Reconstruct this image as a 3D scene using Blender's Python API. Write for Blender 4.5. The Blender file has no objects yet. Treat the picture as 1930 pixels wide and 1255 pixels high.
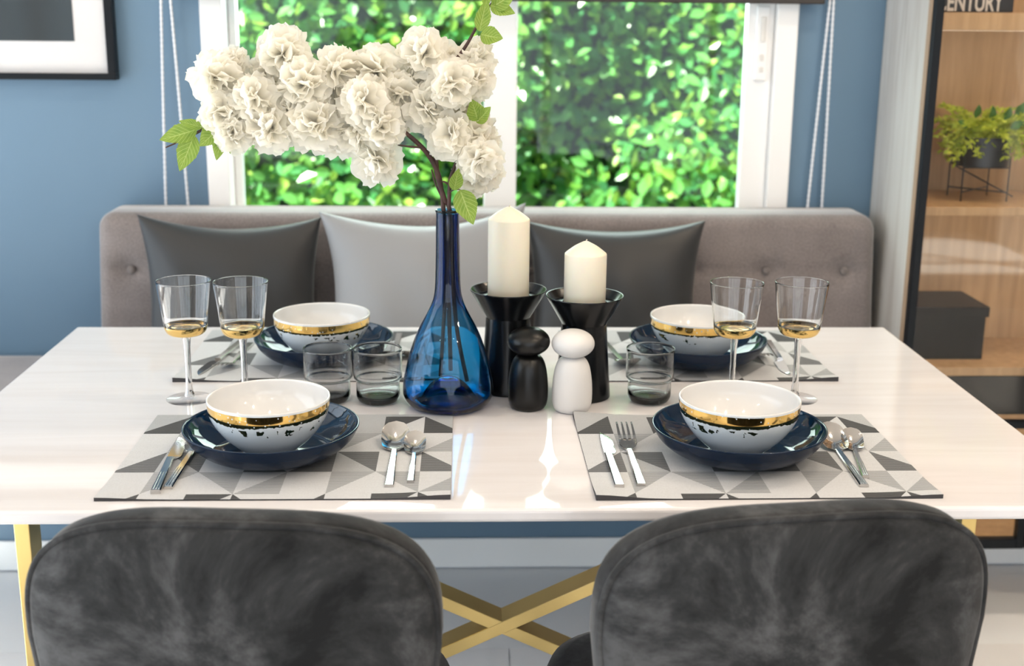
import bpy, bmesh, math, random
from math import sin, cos, pi, sqrt, radians, exp
from mathutils import Vector, Matrix
random.seed(7)
S = bpy.context.scene
COL = S.collection

# ------------------------------------------------------------------ camera
F_PX, PITCH, YAW, ROLL = 2375.2, 0.252826, 0.038752, 0.0098169
cam_data = bpy.data.cameras.new('camera')
cam = bpy.data.objects.new('camera', cam_data)
COL.objects.link(cam)
cam_data.sensor_width = 36.0
cam_data.sensor_fit = 'HORIZONTAL'
cam_data.lens = F_PX * 36.0 / 1930.0
cam_data.clip_start = 0.05
fw = Vector((sin(YAW) * cos(PITCH), cos(YAW) * cos(PITCH), -sin(PITCH)))
rt = Vector((cos(YAW), -sin(YAW), 0))
up = rt.cross(fw)
rt2 = rt * cos(ROLL) + up * sin(ROLL)
up2 = up * cos(ROLL) - rt * sin(ROLL)
M = Matrix((rt2, up2, -fw)).transposed().to_4x4()
M.translation = Vector((-0.04084, -1.95206, 1.36327))
cam.matrix_world = M
cam_data.dof.use_dof = True
cam_data.dof.focus_distance = 1.80
cam_data.dof.aperture_fstop = 4.2
S.camera = cam

# ------------------------------------------------------------------ world, sun, window light, exposure
world = bpy.data.worlds.new('sky')
S.world = world
world.use_nodes = True
wn = world.node_tree.nodes
bg = wn['Background']
bg.inputs[0].default_value = (0.80, 0.90, 1.0, 1)
bg.inputs[1].default_value = 2.2

def look_rot(direction):
    return Vector(direction).to_track_quat('-Z', 'Y').to_euler()

sun_data = bpy.data.lights.new('sun', 'SUN')
sun_data.energy = 32.0
sun_data.angle = radians(0.6)
sun_data.color = (1.0, 0.95, 0.82)
sun = bpy.data.objects.new('sun', sun_data)
sun.rotation_euler = look_rot((0.55, 0.42, -0.72))
COL.objects.link(sun)

def area(name, loc, direction, sx, sy, power, color):
    d = bpy.data.lights.new(name, 'AREA')
    d.shape = 'RECTANGLE'
    d.size, d.size_y = sx, sy
    d.energy = power
    d.color = color
    o = bpy.data.objects.new(name, d)
    o.location = loc
    o.rotation_euler = look_rot(direction)
    COL.objects.link(o)
    return o

# daylight standing in the room's openings: the glazed side on the left, the shop front behind the
# viewer, and the window over the settee
area('left_window_daylight', (-3.02, -0.9, 1.22), (1, 0, 0), 3.6, 2.36, 62, (0.76, 0.88, 1.0))
area('front_window_daylight', (0.5, -4.62, 1.45), (0, 1, 0), 4.4, 2.2, 22, (0.97, 0.97, 1.0))
area('garden_window_daylight', (0.04, 1.30, 1.75), (0, -1, -0.25), 1.30, 1.0, 38, (0.93, 1.0, 0.97))

S.view_settings.view_transform = 'Standard'
S.view_settings.look = 'None'
S.view_settings.exposure = -0.22
S.view_settings.gamma = 1.0
S.view_settings.use_curve_mapping = False
S.cycles.use_denoising = True
S.cycles.max_bounces = 14
S.cycles.transmission_bounces = 12
S.cycles.transparent_max_bounces = 24
S.cycles.sample_clamp_indirect = 6.0

# ------------------------------------------------------------------ materials
def new_mat(name):
    m = bpy.data.materials.new(name)
    m.use_nodes = True
    nt = m.node_tree
    b = nt.nodes['Principled BSDF']
    return m, nt, b

def setp(b, **kw):
    names = dict(color='Base Color', rough='Roughness', metal='Metallic', ior='IOR', trans='Transmission Weight',
                 spec='Specular IOR Level', coat='Coat Weight', coat_rough='Coat Roughness', sheen='Sheen Weight',
                 sheen_rough='Sheen Roughness', sss='Subsurface Weight', alpha='Alpha')
    for k, v in kw.items():
        s = b.inputs[names[k]]
        if k == 'color':
            v = (*v, 1) if len(v) == 3 else v
        s.default_value = v

def plain(name, color, rough=0.5, **kw):
    m, nt, b = new_mat(name)
    setp(b, color=color, rough=rough, **kw)
    return m

def N(nt, t, **props):
    n = nt.nodes.new(t)
    for k, v in props.items():
        setattr(n, k, v)
    return n

def coords(nt, kind='Object', scale=(1, 1, 1), rot=(0, 0, 0), loc=(0, 0, 0)):
    tc = N(nt, 'ShaderNodeTexCoord')
    mp = N(nt, 'ShaderNodeMapping')
    mp.inputs['Scale'].default_value = scale
    mp.inputs['Rotation'].default_value = rot
    mp.inputs['Location'].default_value = loc
    nt.links.new(tc.outputs[kind], mp.inputs[0])
    return mp.outputs[0]

def noise(nt, vec, scale, detail=3, rough=0.5, dist=0.0):
    n = N(nt, 'ShaderNodeTexNoise')
    n.inputs['Scale'].default_value = scale
    n.inputs['Detail'].default_value = detail
    n.inputs['Roughness'].default_value = rough
    n.inputs['Distortion'].default_value = dist
    nt.links.new(vec, n.inputs['Vector'])
    return n.outputs[0]

def ramp(nt, fac, stops):
    r = N(nt, 'ShaderNodeValToRGB')
    e = r.color_ramp.elements
    while len(e) < len(stops):
        e.new(0.5)
    for i, (p, c) in enumerate(stops):
        e[i].position = p
        e[i].color = (*c, 1) if len(c) == 3 else c
    nt.links.new(fac, r.inputs[0])
    return r.outputs[0]

def bump(nt, b, height, strength=0.2, distance=0.001):
    n = N(nt, 'ShaderNodeBump')
    n.inputs['Strength'].default_value = strength
    n.inputs['Distance'].default_value = distance
    nt.links.new(height, n.inputs['Height'])
    nt.links.new(n.outputs[0], b.inputs['Normal'])

def math_n(nt, op, a, b=None, clamp=False):
    n = N(nt, 'ShaderNodeMath', operation=op, use_clamp=clamp)
    for i, v in enumerate((a, b)):
        if v is None:
            continue
        if isinstance(v, (int, float)):
            n.inputs[i].default_value = v
        else:
            nt.links.new(v, n.inputs[i])
    return n.outputs[0]

def mixc(nt, fac, a, b):
    n = N(nt, 'ShaderNodeMix', data_type='RGBA')
    for i, v in ((0, fac), (6, a), (7, b)):
        if isinstance(v, (int, float)):
            n.inputs[i].default_value = v
        elif isinstance(v, tuple):
            n.inputs[i].default_value = (*v, 1) if len(v) == 3 else v
        else:
            nt.links.new(v, n.inputs[i])
    return n.outputs[2]

def noisy(name, stops, scale, rough=0.6, sc=(1, 1, 1), bump_s=0.0, bump_scale=None, bump_d=0.001, detail=3, dist=0.0, kind='Object', **kw):
    m, nt, b = new_mat(name)
    v = coords(nt, kind, sc)
    f = noise(nt, v, scale, detail, 0.55, dist)
    c = ramp(nt, f, stops)
    nt.links.new(c, b.inputs['Base Color'])
    setp(b, rough=rough, **kw)
    if bump_s:
        h = noise(nt, v, bump_scale or scale, 3)
        bump(nt, b, h, bump_s, bump_d)
    return m

def thin_glass(name, tint=(1, 1, 1), ior=1.45, rough=0.0, gloss=(1, 1, 1)):
    """a thin glass wall: fresnel mix of a mirror reflection and a tinted see-through"""
    m = bpy.data.materials.new(name)
    m.use_nodes = True
    nt = m.node_tree
    nt.nodes.remove(nt.nodes['Principled BSDF'])
    out = nt.nodes['Material Output']
    tr = N(nt, 'ShaderNodeBsdfTransparent')
    tr.inputs[0].default_value = (*tint, 1)
    gl = N(nt, 'ShaderNodeBsdfGlossy')
    gl.inputs['Roughness'].default_value = rough
    gl.inputs[0].default_value = (*gloss, 1)
    lw_ = N(nt, 'ShaderNodeLayerWeight')
    f0 = ((ior - 1) / (ior + 1)) ** 2
    fac = math_n(nt, 'ADD', math_n(nt, 'MULTIPLY', math_n(nt, 'POWER', lw_.outputs['Facing'], 5.0), 1 - f0), f0)
    mx = N(nt, 'ShaderNodeMixShader')
    nt.links.new(fac, mx.inputs[0])
    nt.links.new(tr.outputs[0], mx.inputs[1])
    nt.links.new(gl.outputs[0], mx.inputs[2])
    nt.links.new(mx.outputs[0], out.inputs[0])
    return m

MAT = {}
MAT['wall_blue'] = noisy('wall_blue_paint', [(0.3, (0.108, 0.190, 0.280)), (0.7, (0.122, 0.206, 0.298))], 2.0, 0.55, bump_s=0.15, bump_scale=350, bump_d=0.0006)
MAT['white_wall'] = plain('greige_wall_paint', (0.27, 0.25, 0.23), 0.7)
MAT['ceiling'] = plain('ceiling_paint', (0.66, 0.60, 0.54), 0.8)
MAT['white_trim'] = plain('white_trim_paint', (0.84, 0.87, 0.88), 0.35)
MAT['upvc'] = plain('white_window_plastic', (0.86, 0.85, 0.84), 0.3)
MAT['lock_grey'] = plain('lock_plastic', (0.70, 0.68, 0.65), 0.35)
MAT['window_glass'] = thin_glass('window_glass', (0.93, 0.98, 0.965), 1.35)
MAT['grout'] = plain('grout', (0.80, 0.82, 0.84), 0.8)
MAT['tile'] = noisy('floor_tile_glaze', [(0.3, (0.80, 0.80, 0.81)), (0.7, (0.86, 0.86, 0.87))], 3.0, 0.12, kind='Object', spec=0.5)
MAT['black_metal'] = plain('black_metal', (0.012, 0.014, 0.018), 0.35)
MAT['black_frame'] = plain('black_frame_paint', (0.005, 0.007, 0.010), 0.4, spec=0.2)
MAT['dark_rail'] = plain('dark_wood_rail', (0.03, 0.022, 0.018), 0.5)
MAT['blind'] = plain('blind_cloth', (0.10, 0.11, 0.12), 0.8)
MAT['cord'] = plain('white_cord', (0.72, 0.74, 0.78), 0.6)
MAT['ground'] = plain('garden_soil', (0.06, 0.05, 0.03), 0.9)
MAT['lamp_glow'] = None

def wood(name, stops, sc, rough=0.45):
    return noisy(name, stops, 6.0, rough, sc=sc, detail=6, dist=0.6, bump_s=0.08, bump_scale=14, bump_d=0.0008)
MAT['oak'] = wood('oak_veneer', [(0.25, (0.35, 0.205, 0.095)), (0.55, (0.45, 0.275, 0.135)), (0.8, (0.52, 0.335, 0.175))], (9, 9, 0.6))
MAT['whitewash'] = wood('whitewashed_wood', [(0.25, (0.42, 0.385, 0.35)), (0.5, (0.56, 0.535, 0.50)), (0.8, (0.64, 0.63, 0.60))], (5, 5, 0.35))
MAT['edge_tan'] = plain('tan_edge_band', (0.40, 0.28, 0.19), 0.5)
MAT['dark_panel'] = plain('smoked_drawer_front', (0.020, 0.018, 0.016), 0.12)

# table
m, nt, b = new_mat('white_marble')
v = coords(nt, 'Object', (0.6, 7.0, 1.0))
f = noise(nt, v, 3.5, 6, 0.6, 0.8)
c = ramp(nt, f, [(0.25, (0.69, 0.665, 0.675)), (0.5, (0.735, 0.718, 0.735)), (0.75, (0.77, 0.758, 0.782))])
nt.links.new(c, b.inputs['Base Color'])
setp(b, rough=0.05, spec=0.5)
MAT['marble'] = m
MAT['gold_leg'] = noisy('brushed_brass', [(0.3, (0.58, 0.43, 0.17)), (0.7, (0.68, 0.52, 0.22))], 4.0, 0.30, sc=(1, 1, 1), metal=1.0)

def fabric(name, lo, hi, big=7.0, weave=900, rough=0.9, sheen=0.25, bs=0.35, stretch=(1, 1, 1)):
    m, nt, b = new_mat(name)
    v = coords(nt, 'Object', stretch)
    f1 = noise(nt, v, big, 3)
    f2 = noise(nt, v, weave * 0.35, 2)
    f = math_n(nt, 'ADD', math_n(nt, 'MULTIPLY', f1, 0.45), math_n(nt, 'MULTIPLY', f2, 0.55))
    c = ramp(nt, f, [(0.35, lo), (0.65, hi)])
    nt.links.new(c, b.inputs['Base Color'])
    setp(b, rough=rough, sheen=sheen, sheen_rough=0.4, spec=0.2)
    bump(nt, b, f2, bs, 0.0012)
    return m
MAT['settee'] = fabric('taupe_upholstery', (0.150, 0.130, 0.126), (0.240, 0.212, 0.208), big=10, weave=700, sheen=0.7)
MAT['settee_button'] = fabric('taupe_button', (0.15, 0.13, 0.125), (0.21, 0.19, 0.185))
MAT['pillow_dark'] = plain('charcoal_satin', (0.027, 0.028, 0.0295), 0.42, sheen=0.15, sheen_rough=0.4, spec=0.35)
MAT['pillow_light'] = plain('silver_satin', (0.27, 0.278, 0.292), 0.46, sheen=0.2, sheen_rough=0.4, spec=0.35)

# velvet: patches of brushed nap
m, nt, b = new_mat('charcoal_velvet')
v = coords(nt, 'Object', (1, 1, 1))
f1 = noise(nt, v, 6.5, 8, 0.70, 0.35)
f2 = noise(nt, v, 700, 2)
c = ramp(nt, f1, [(0.38, (0.012, 0.0125, 0.0135)), (0.50, (0.031, 0.032, 0.034)), (0.63, (0.082, 0.084, 0.088))])
nt.links.new(c, b.inputs['Base Color'])
setp(b, rough=0.85, sheen=0.28, sheen_rough=0.35, spec=0.1)
b.inputs['Sheen Tint'].default_value = (0.62, 0.62, 0.63, 1)
bump(nt, b, f2, 0.25, 0.0008)
MAT['velvet'] = m

# ceramic
MAT['navy'] = plain('navy_glaze', (0.003, 0.021, 0.056), 0.05, spec=0.55)
MAT['navy_out'] = plain('navy_satin_glaze', (0.0022, 0.012, 0.034), 0.24, spec=0.22)
MAT['white_china'] = plain('white_china', (0.71, 0.708, 0.71), 0.08, spec=0.5)
def china_out(name, seed):
    """white china with a mirror gold band, specks in it and torn gold flakes under it"""
    m, nt, b = new_mat(name)
    tc = N(nt, 'ShaderNodeTexCoord')
    sep = N(nt, 'ShaderNodeSeparateXYZ')
    nt.links.new(tc.outputs['Object'], sep.inputs[0])
    mp = N(nt, 'ShaderNodeMapping')
    mp.inputs['Location'].default_value = (seed * 3.1, seed * 1.7, seed)
    nt.links.new(tc.outputs['Object'], mp.inputs[0])
    z = sep.outputs[2]
    edge = noise(nt, mp.outputs[0], 170, 3, 0.6)
    edge2 = noise(nt, mp.outputs[0], 22, 2, 0.5)
    lo = math_n(nt, 'ADD', math_n(nt, 'MULTIPLY', edge, 0.006), math_n(nt, 'ADD', math_n(nt, 'MULTIPLY', edge2, 0.010), 0.0520))
    band = math_n(nt, 'MULTIPLY', math_n(nt, 'GREATER_THAN', z, lo), math_n(nt, 'LESS_THAN', z, 0.0765))
    spk = N(nt, 'ShaderNodeTexVoronoi')
    spk.inputs['Scale'].default_value = 150
    nt.links.new(mp.outputs[0], spk.inputs['Vector'])
    keep = math_n(nt, 'GREATER_THAN', spk.outputs['Distance'], 0.17)
    band = math_n(nt, 'MULTIPLY', band, keep)
    fl = noise(nt, mp.outputs[0], 85, 2, 0.5, 0.7)
    patch = noise(nt, mp.outputs[0], 13, 1)
    fmask = math_n(nt, 'MULTIPLY', math_n(nt, 'GREATER_THAN', fl, 0.575), math_n(nt, 'GREATER_THAN', patch, 0.50))
    fz = math_n(nt, 'MULTIPLY', math_n(nt, 'GREATER_THAN', z, 0.045), math_n(nt, 'LESS_THAN', z, 0.056))
    g = math_n(nt, 'MAXIMUM', band, math_n(nt, 'MULTIPLY', fmask, fz))
    col = mixc(nt, g, (0.74, 0.80, 0.84), (0.80, 0.53, 0.17))
    nt.links.new(col, b.inputs['Base Color'])
    nt.links.new(g, b.inputs['Metallic'])
    setp(b, rough=0.09, spec=0.5)
    return m
MAT['black_ceramic'] = plain('black_satin_ceramic', (0.004, 0.0045, 0.0055), 0.22, spec=0.38)
MAT['black_matt'] = plain('black_matt_wood', (0.005, 0.005, 0.005), 0.30, spec=0.35)
MAT['white_matt'] = plain('white_matt_wood', (0.70, 0.688, 0.68), 0.42)
MAT['wax'] = plain('ivory_wax', (0.86, 0.80, 0.66), 0.42, sss=0.35)
MAT['wax'].node_tree.nodes['Principled BSDF'].inputs['Subsurface Radius'].default_value = (0.02, 0.012, 0.006)
MAT['wick'] = plain('wick', (0.75, 0.68, 0.55), 0.8)
MAT['steel'] = plain('polished_steel', (0.62, 0.60, 0.58), 0.13, metal=1.0)
MAT['steel_dark'] = plain('steel_groove', (0.22, 0.215, 0.21), 0.25, metal=1.0)
MAT['gold_mirror'] = plain('gold_coating', (0.86, 0.60, 0.22), 0.10, metal=1.0)
MAT['clear_thin'] = thin_glass('clear_glass_wall', (0.985, 0.987, 0.99), 1.55)
MAT['foot_thin'] = thin_glass('clear_glass_foot', (0.997, 0.997, 1.0), 1.22)
MAT['clear_solid'] = plain('clear_glass', (1, 1, 1), 0.0, trans=1.0, ior=1.45)
def solid_glass(name, color, density, ior=1.45):
    m, nt, b = new_mat(name)
    setp(b, color=(1, 1, 1), rough=0.0, trans=1.0, ior=ior)
    va = N(nt, 'ShaderNodeVolumeAbsorption')
    va.inputs['Color'].default_value = (*color, 1)
    va.inputs['Density'].default_value = density
    nt.links.new(va.outputs[0], nt.nodes['Material Output'].inputs['Volume'])
    return m
MAT['smoke_glass'] = solid_glass('smoked_glass', (0.0, 0.04, 0.06), 95)
MAT['smoke_thin'] = thin_glass('smoked_glass_wall', (0.85, 0.86, 0.87), 1.5)
MAT['smoke_base'] = thin_glass('smoked_glass_base', (0.64, 0.68, 0.68), 1.5)
MAT['cab_glass'] = thin_glass('cabinet_glass', (0.97, 0.975, 0.975), 1.34)
MAT['pic_glass'] = thin_glass('picture_glass', (0.97, 0.97, 0.97), 1.5)

# cobalt glass
m, nt, b = new_mat('cobalt_glass')
setp(b, color=(1, 1, 1), rough=0.0, trans=1.0, ior=1.45)
va = N(nt, 'ShaderNodeVolumeAbsorption')
va.inputs['Color'].default_value = (0.0, 0.70, 0.865, 1)
va.inputs['Density'].default_value = 850
nt.links.new(va.outputs[0], nt.nodes['Material Output'].inputs['Volume'])
MAT['cobalt'] = m

# foliage and flowers
def leafy(name, stops, rough=0.4, transl=0.35, tcol=(0.35, 0.6, 0.06), scale=0.0, spec=0.4):
    m = bpy.data.materials.new(name)
    m.use_nodes = True
    nt = m.node_tree
    b = nt.nodes['Principled BSDF']
    out = nt.nodes['Material Output']
    oi = N(nt, 'ShaderNodeNewGeometry')
    c = ramp(nt, oi.outputs['Random Per Island'], stops)
    nt.links.new(c, b.inputs['Base Color'])
    setp(b, rough=rough, spec=spec)
    tr = N(nt, 'ShaderNodeBsdfTranslucent')
    tr.inputs[0].default_value = (*tcol, 1)
    mx = N(nt, 'ShaderNodeMixShader')
    mx.inputs[0].default_value = transl
    nt.links.new(b.outputs[0], mx.inputs[1])
    nt.links.new(tr.outputs[0], mx.inputs[2])
    nt.links.new(mx.outputs[0], out.inputs[0])
    return m
MAT['hedge_leaf'] = leafy('hedge_leaf', [(0.0, (0.03, 0.16, 0.065)), (0.45, (0.06, 0.26, 0.08)), (0.8, (0.17, 0.38, 0.06)), (1.0, (0.34, 0.50, 0.09))], 0.30, 0.42, (0.42, 0.68, 0.10), spec=0.6)
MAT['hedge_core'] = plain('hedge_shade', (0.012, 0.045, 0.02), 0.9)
MAT['sprig'] = leafy('fern_sprig', [(0.0, (0.22, 0.32, 0.02)), (0.6, (0.44, 0.52, 0.04)), (1.0, (0.62, 0.64, 0.08))], 0.5, 0.3, (0.5, 0.6, 0.05))
MAT['dark_leaf'] = leafy('deep_green_leaf', [(0.0, (0.02, 0.09, 0.02)), (1.0, (0.06, 0.17, 0.03))], 0.35, 0.2, (0.2, 0.4, 0.05))
MAT['bark'] = noisy('brown_twig', [(0.3, (0.030, 0.012, 0.010)), (0.7, (0.085, 0.035, 0.025))], 60, 0.6, bump_s=0.4, bump_scale=200)

m = bpy.data.materials.new('cream_petal')
m.use_nodes = True
nt = m.node_tree
b = nt.nodes['Principled BSDF']
setp(b, color=(0.985, 0.955, 0.885), rough=0.6, spec=0.2)
tr = N(nt, 'ShaderNodeBsdfTranslucent')
tr.inputs[0].default_value = (1.0, 0.985, 0.93, 1)
mx = N(nt, 'ShaderNodeMixShader')
mx.inputs[0].default_value = 0.62
nt.links.new(b.outputs[0], mx.inputs[1])
nt.links.new(tr.outputs[0], mx.inputs[2])
nt.links.new(mx.outputs[0], nt.nodes['Material Output'].inputs[0])
MAT['petal'] = m

# veined leaf of the blossom branch: UV x runs along the leaf, UV y across (0.5 = midrib)
m = bpy.data.materials.new('veined_leaf')
m.use_nodes = True
nt = m.node_tree
b = nt.nodes['Principled BSDF']
tc = N(nt, 'ShaderNodeTexCoord')
sep = N(nt, 'ShaderNodeSeparateXYZ')
nt.links.new(tc.outputs['UV'], sep.inputs[0])
av = math_n(nt, 'ABSOLUTE', math_n(nt, 'SUBTRACT', sep.outputs[1], 0.5))
mid = math_n(nt, 'LESS_THAN', av, 0.022)
ph = math_n(nt, 'FRACT', math_n(nt, 'MULTIPLY', math_n(nt, 'SUBTRACT', sep.outputs[0], math_n(nt, 'MULTIPLY', av, 0.62)), 8.0))
side = math_n(nt, 'LESS_THAN', math_n(nt, 'ABSOLUTE', math_n(nt, 'SUBTRACT', ph, 0.5)), 0.065)
vein = math_n(nt, 'MAXIMUM', mid, side)
nn = noise(nt, tc.outputs['UV'], 5.0, 3)
base = ramp(nt, nn, [(0.3, (0.13, 0.25, 0.03)), (0.7, (0.26, 0.36, 0.06))])
c = mixc(nt, vein, base, (0.46, 0.55, 0.18))
nt.links.new(c, b.inputs['Base Color'])
setp(b, rough=0.45, spec=0.3)
tr = N(nt, 'ShaderNodeBsdfTranslucent')
tr.inputs[0].default_value = (0.45, 0.60, 0.12, 1)
mx = N(nt, 'ShaderNodeMixShader')
mx.inputs[0].default_value = 0.3
nt.links.new(b.outputs[0], mx.inputs[1])
nt.links.new(tr.outputs[0], mx.inputs[2])
nt.links.new(mx.outputs[0], nt.nodes['Material Output'].inputs[0])
MAT['veined_leaf'] = m

# woven placemat shades
def weave(name, col, contrast=0.22, stripe=0.0):
    m, nt, b = new_mat(name)
    v = coords(nt, 'Object')
    w = N(nt, 'ShaderNodeTexWave', wave_type='BANDS', bands_direction='Y')
    w.inputs['Scale'].default_value = 62 if stripe else 130
    w.inputs['Distortion'].default_value = 1.2
    w.inputs['Detail'].default_value = 1
    nt.links.new(v, w.inputs['Vector'])
    n2 = noise(nt, coords(nt, 'Object', (1, 3, 1)), 700, 2)
    f = math_n(nt, 'ADD', math_n(nt, 'MULTIPLY', w.outputs[1], 0.60 if stripe else 0.35), math_n(nt, 'MULTIPLY', n2, 0.40 if stripe else 0.65))
    c = ramp(nt, f, [(0.3, tuple(x * (1 - contrast) for x in col)), (0.7, tuple(min(1, x * (1 + contrast * 0.5)) for x in col))])
    nt.links.new(c, b.inputs['Base Color'])
    setp(b, rough=0.85, spec=0.2)
    bump(nt, b, f, 0.35, 0.0006)
    return m
MAT['mat_light'] = weave('woven_pale_grey', (0.575, 0.590, 0.615), 0.26)
MAT['mat_mid'] = weave('woven_mid_grey', (0.365, 0.378, 0.395), 0.3, 1)
MAT['mat_grey'] = weave('woven_grey', (0.430, 0.445, 0.465), 0.22)
MAT['mat_dark'] = weave('woven_dark_grey', (0.165, 0.171, 0.180), 0.5, 1)
MAT['mat_darker'] = weave('woven_charcoal', (0.085, 0.088, 0.093), 0.5, 1)
MAT['mat_under'] = plain('placemat_underside', (0.05, 0.05, 0.055), 0.9)

# ------------------------------------------------------------------ object helpers
def link(name, me, mats, parent=None, smooth=False, loc=None):
    if not isinstance(mats, (list, tuple)):
        mats = [mats]
    for mm in mats:
        me.materials.append(mm)
    if smooth:
        for pl in me.polygons:
            pl.use_smooth = True
    o = bpy.data.objects.new(name, me)
    COL.objects.link(o)
    if parent is not None:
        o.parent = parent
    if loc is not None:
        o.location = loc
    return o

def mesh(name, verts, faces, mi=None):
    me = bpy.data.meshes.new(name)
    me.from_pydata([tuple(v) for v in verts], [], faces)
    if mi is not None:
        me.polygons.foreach_set('material_index', mi)
    me.update()
    return me

def empty(name, loc=(0, 0, 0), rz=0.0):
    o = bpy.data.objects.new(name, None)
    o.empty_display_size = 0.05
    o.location = loc
    o.rotation_euler = (0, 0, rz)
    COL.objects.link(o)
    return o

def tag(o, label, cat, group=None):
    o['label'] = label
    o['category'] = cat
    if group:
        o['group'] = group
    return o

def struct(o):
    o['kind'] = 'structure'
    return o

class MB:
    def __init__(self):
        self.v, self.f, self.mi = [], [], []
    def add(self, verts, faces, mi=0):
        k = len(self.v)
        self.v += [tuple(p) for p in verts]
        self.f += [tuple(i + k for i in f) for f in faces]
        self.mi += [mi] * len(faces)
    def box(self, x0, x1, y0, y1, z0, z1, mi=0):
        vs = [(x, y, z) for z in (z0, z1) for y in (y0, y1) for x in (x0, x1)]
        self.add(vs, [(0, 2, 3, 1), (4, 5, 7, 6), (0, 1, 5, 4), (2, 6, 7, 3), (0, 4, 6, 2), (1, 3, 7, 5)], mi)
    def bar(self, a, b_, w, d, mi=0, upv=(0, 0, 1)):
        a, b_ = Vector(a), Vector(b_)
        t = (b_ - a).normalized()
        s = t.cross(Vector(upv))
        if s.length < 1e-5:
            s = t.cross(Vector((0, 1, 0)))
        s.normalize()
        u = s.cross(t)
        vs = []
        for p in (a, b_):
            for i, j in ((-1, -1), (1, -1), (1, 1), (-1, 1)):
                vs.append(p + s * (w / 2 * i) + u * (d / 2 * j))
        self.add(vs, [(0, 3, 2, 1), (4, 5, 6, 7), (0, 1, 5, 4), (1, 2, 6, 5), (2, 3, 7, 6), (3, 0, 4, 7)], mi)
    def tube(self, pts, rad, n=10, mi=0, cap=True):
        pts = [Vector(p) for p in pts]
        rs = rad if isinstance(rad, (list, tuple)) else [rad] * len(pts)
        k = len(self.v)
        prev = None
        for i, p in enumerate(pts):
            t = (pts[min(i + 1, len(pts) - 1)] - pts[max(i - 1, 0)]).normalized()
            if prev is None:
                s = t.cross(Vector((0, 0, 1)))
                if s.length < 1e-3:
                    s = t.cross(Vector((1, 0, 0)))
            else:
                s = prev - t * prev.dot(t)
            s.normalize()
            prev = s
            u = t.cross(s)
            for j in range(n):
                a = 2 * pi * j / n
                self.v.append(tuple(p + (s * cos(a) + u * sin(a)) * rs[i]))
        m_ = len(pts)
        for i in range(m_ - 1):
            for j in range(n):
                j2 = (j + 1) % n
                self.f.append((k + i * n + j, k + i * n + j2, k + (i + 1) * n + j2, k + (i + 1) * n + j))
                self.mi.append(mi)
        if cap:
            self.f.append(tuple(k + j for j in reversed(range(n))))
            self.f.append(tuple(k + (m_ - 1) * n + j for j in range(n)))
            self.mi += [mi, mi]
    def lathe(self, prof, n=48, mi=0, c=(0, 0, 0)):
        """prof: list of (r, z) or (r, z, mat) — mat colours the band after the point"""
        k = len(self.v)
        idx = []
        for q in prof:
            r, z = q[0], q[1]
            if r < 1e-6:
                idx.append([len(self.v)])
                self.v.append((c[0], c[1], c[2] + z))
            else:
                row = []
                for j in range(n):
                    a = 2 * pi * j / n
                    row.append(len(self.v))
                    self.v.append((c[0] + r * cos(a), c[1] + r * sin(a), c[2] + z))
                idx.append(row)
        for i in range(len(prof) - 1):
            A, B = idx[i], idx[i + 1]
            mm = prof[i][2] if len(prof[i]) > 2 else mi
            for j in range(n):
                j2 = (j + 1) % n
                if len(A) == 1 and len(B) == 1:
                    continue
                if len(A) == 1:
                    self.f.append((A[0], B[j2], B[j]))
                elif len(B) == 1:
                    self.f.append((A[j], A[j2], B[0]))
                else:
                    self.f.append((A[j], A[j2], B[j2], B[j]))
                self.mi.append(mm)
    def build(self, name, mats, parent=None, smooth=False, loc=None, bevel=0.0, seg=2, auto=None):
        me = mesh(name, self.v, self.f, self.mi)
        o = link(name, me, mats, parent, smooth, loc)
        if bevel:
            md = o.modifiers.new('bevel', 'BEVEL')
            md.width = bevel
            md.segments = seg
            md.limit_method = 'ANGLE'
            md.angle_limit = radians(40)
        if auto is not None:
            me.set_sharp_from_angle(angle=radians(auto))
        return o

def smooth_prof(pts, per=6):
    """Catmull-Rom through (r, z) points"""
    out = []
    P = [pts[0]] + list(pts) + [pts[-1]]
    for i in range(1, len(P) - 2):
        p0, p1, p2, p3 = P[i - 1], P[i], P[i + 1], P[i + 2]
        for k in range(per):
            t = k / per
            q = []
            for d in range(len(p1)):
                a, b_, c_, e = p0[d], p1[d], p2[d], p3[d]
                q.append(0.5 * (2 * b_ + (c_ - a) * t + (2 * a - 5 * b_ + 4 * c_ - e) * t * t + (3 * b_ - a - 3 * c_ + e) * t ** 3))
            if len(q) == 2:
                q[0] = max(q[0], 0)
            out.append(tuple(q))
    out.append(tuple(pts[-1]))
    return out

def copy_tree(o, parent=None):
    c = o.copy()
    COL.objects.link(c)
    c.parent = parent
    for ch in list(o.children):
        copy_tree(ch, c)
    return c

T = 0.75          # table top
YW = 0.975        # face of the back wall

# ------------------------------------------------------------------ room shell
fb = MB(); fb.box(-3.2, 3.4, -4.8, 1.1, -0.08, -0.004)
floor = struct(fb.build('floor', MAT['grout']))
tb = MB(); tb.box(-0.2985, 0.2985, -0.2985, 0.2985, -0.006, 0.0)
tile_me = mesh('tile', tb.v, tb.f)
tile_me.materials.append(MAT['tile'])
for i in range(-5, 5):
    for j in range(-4, 3):
        x, y = 0.056 + 0.6 * i + 0.3, -0.045 + 0.6 * j + 0.3
        if y + 0.3 > 1.1:
            continue
        t = bpy.data.objects.new('tile', tile_me)
        COL.objects.link(t)
        t.parent = floor
        t.location = (x, y, 0)

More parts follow.
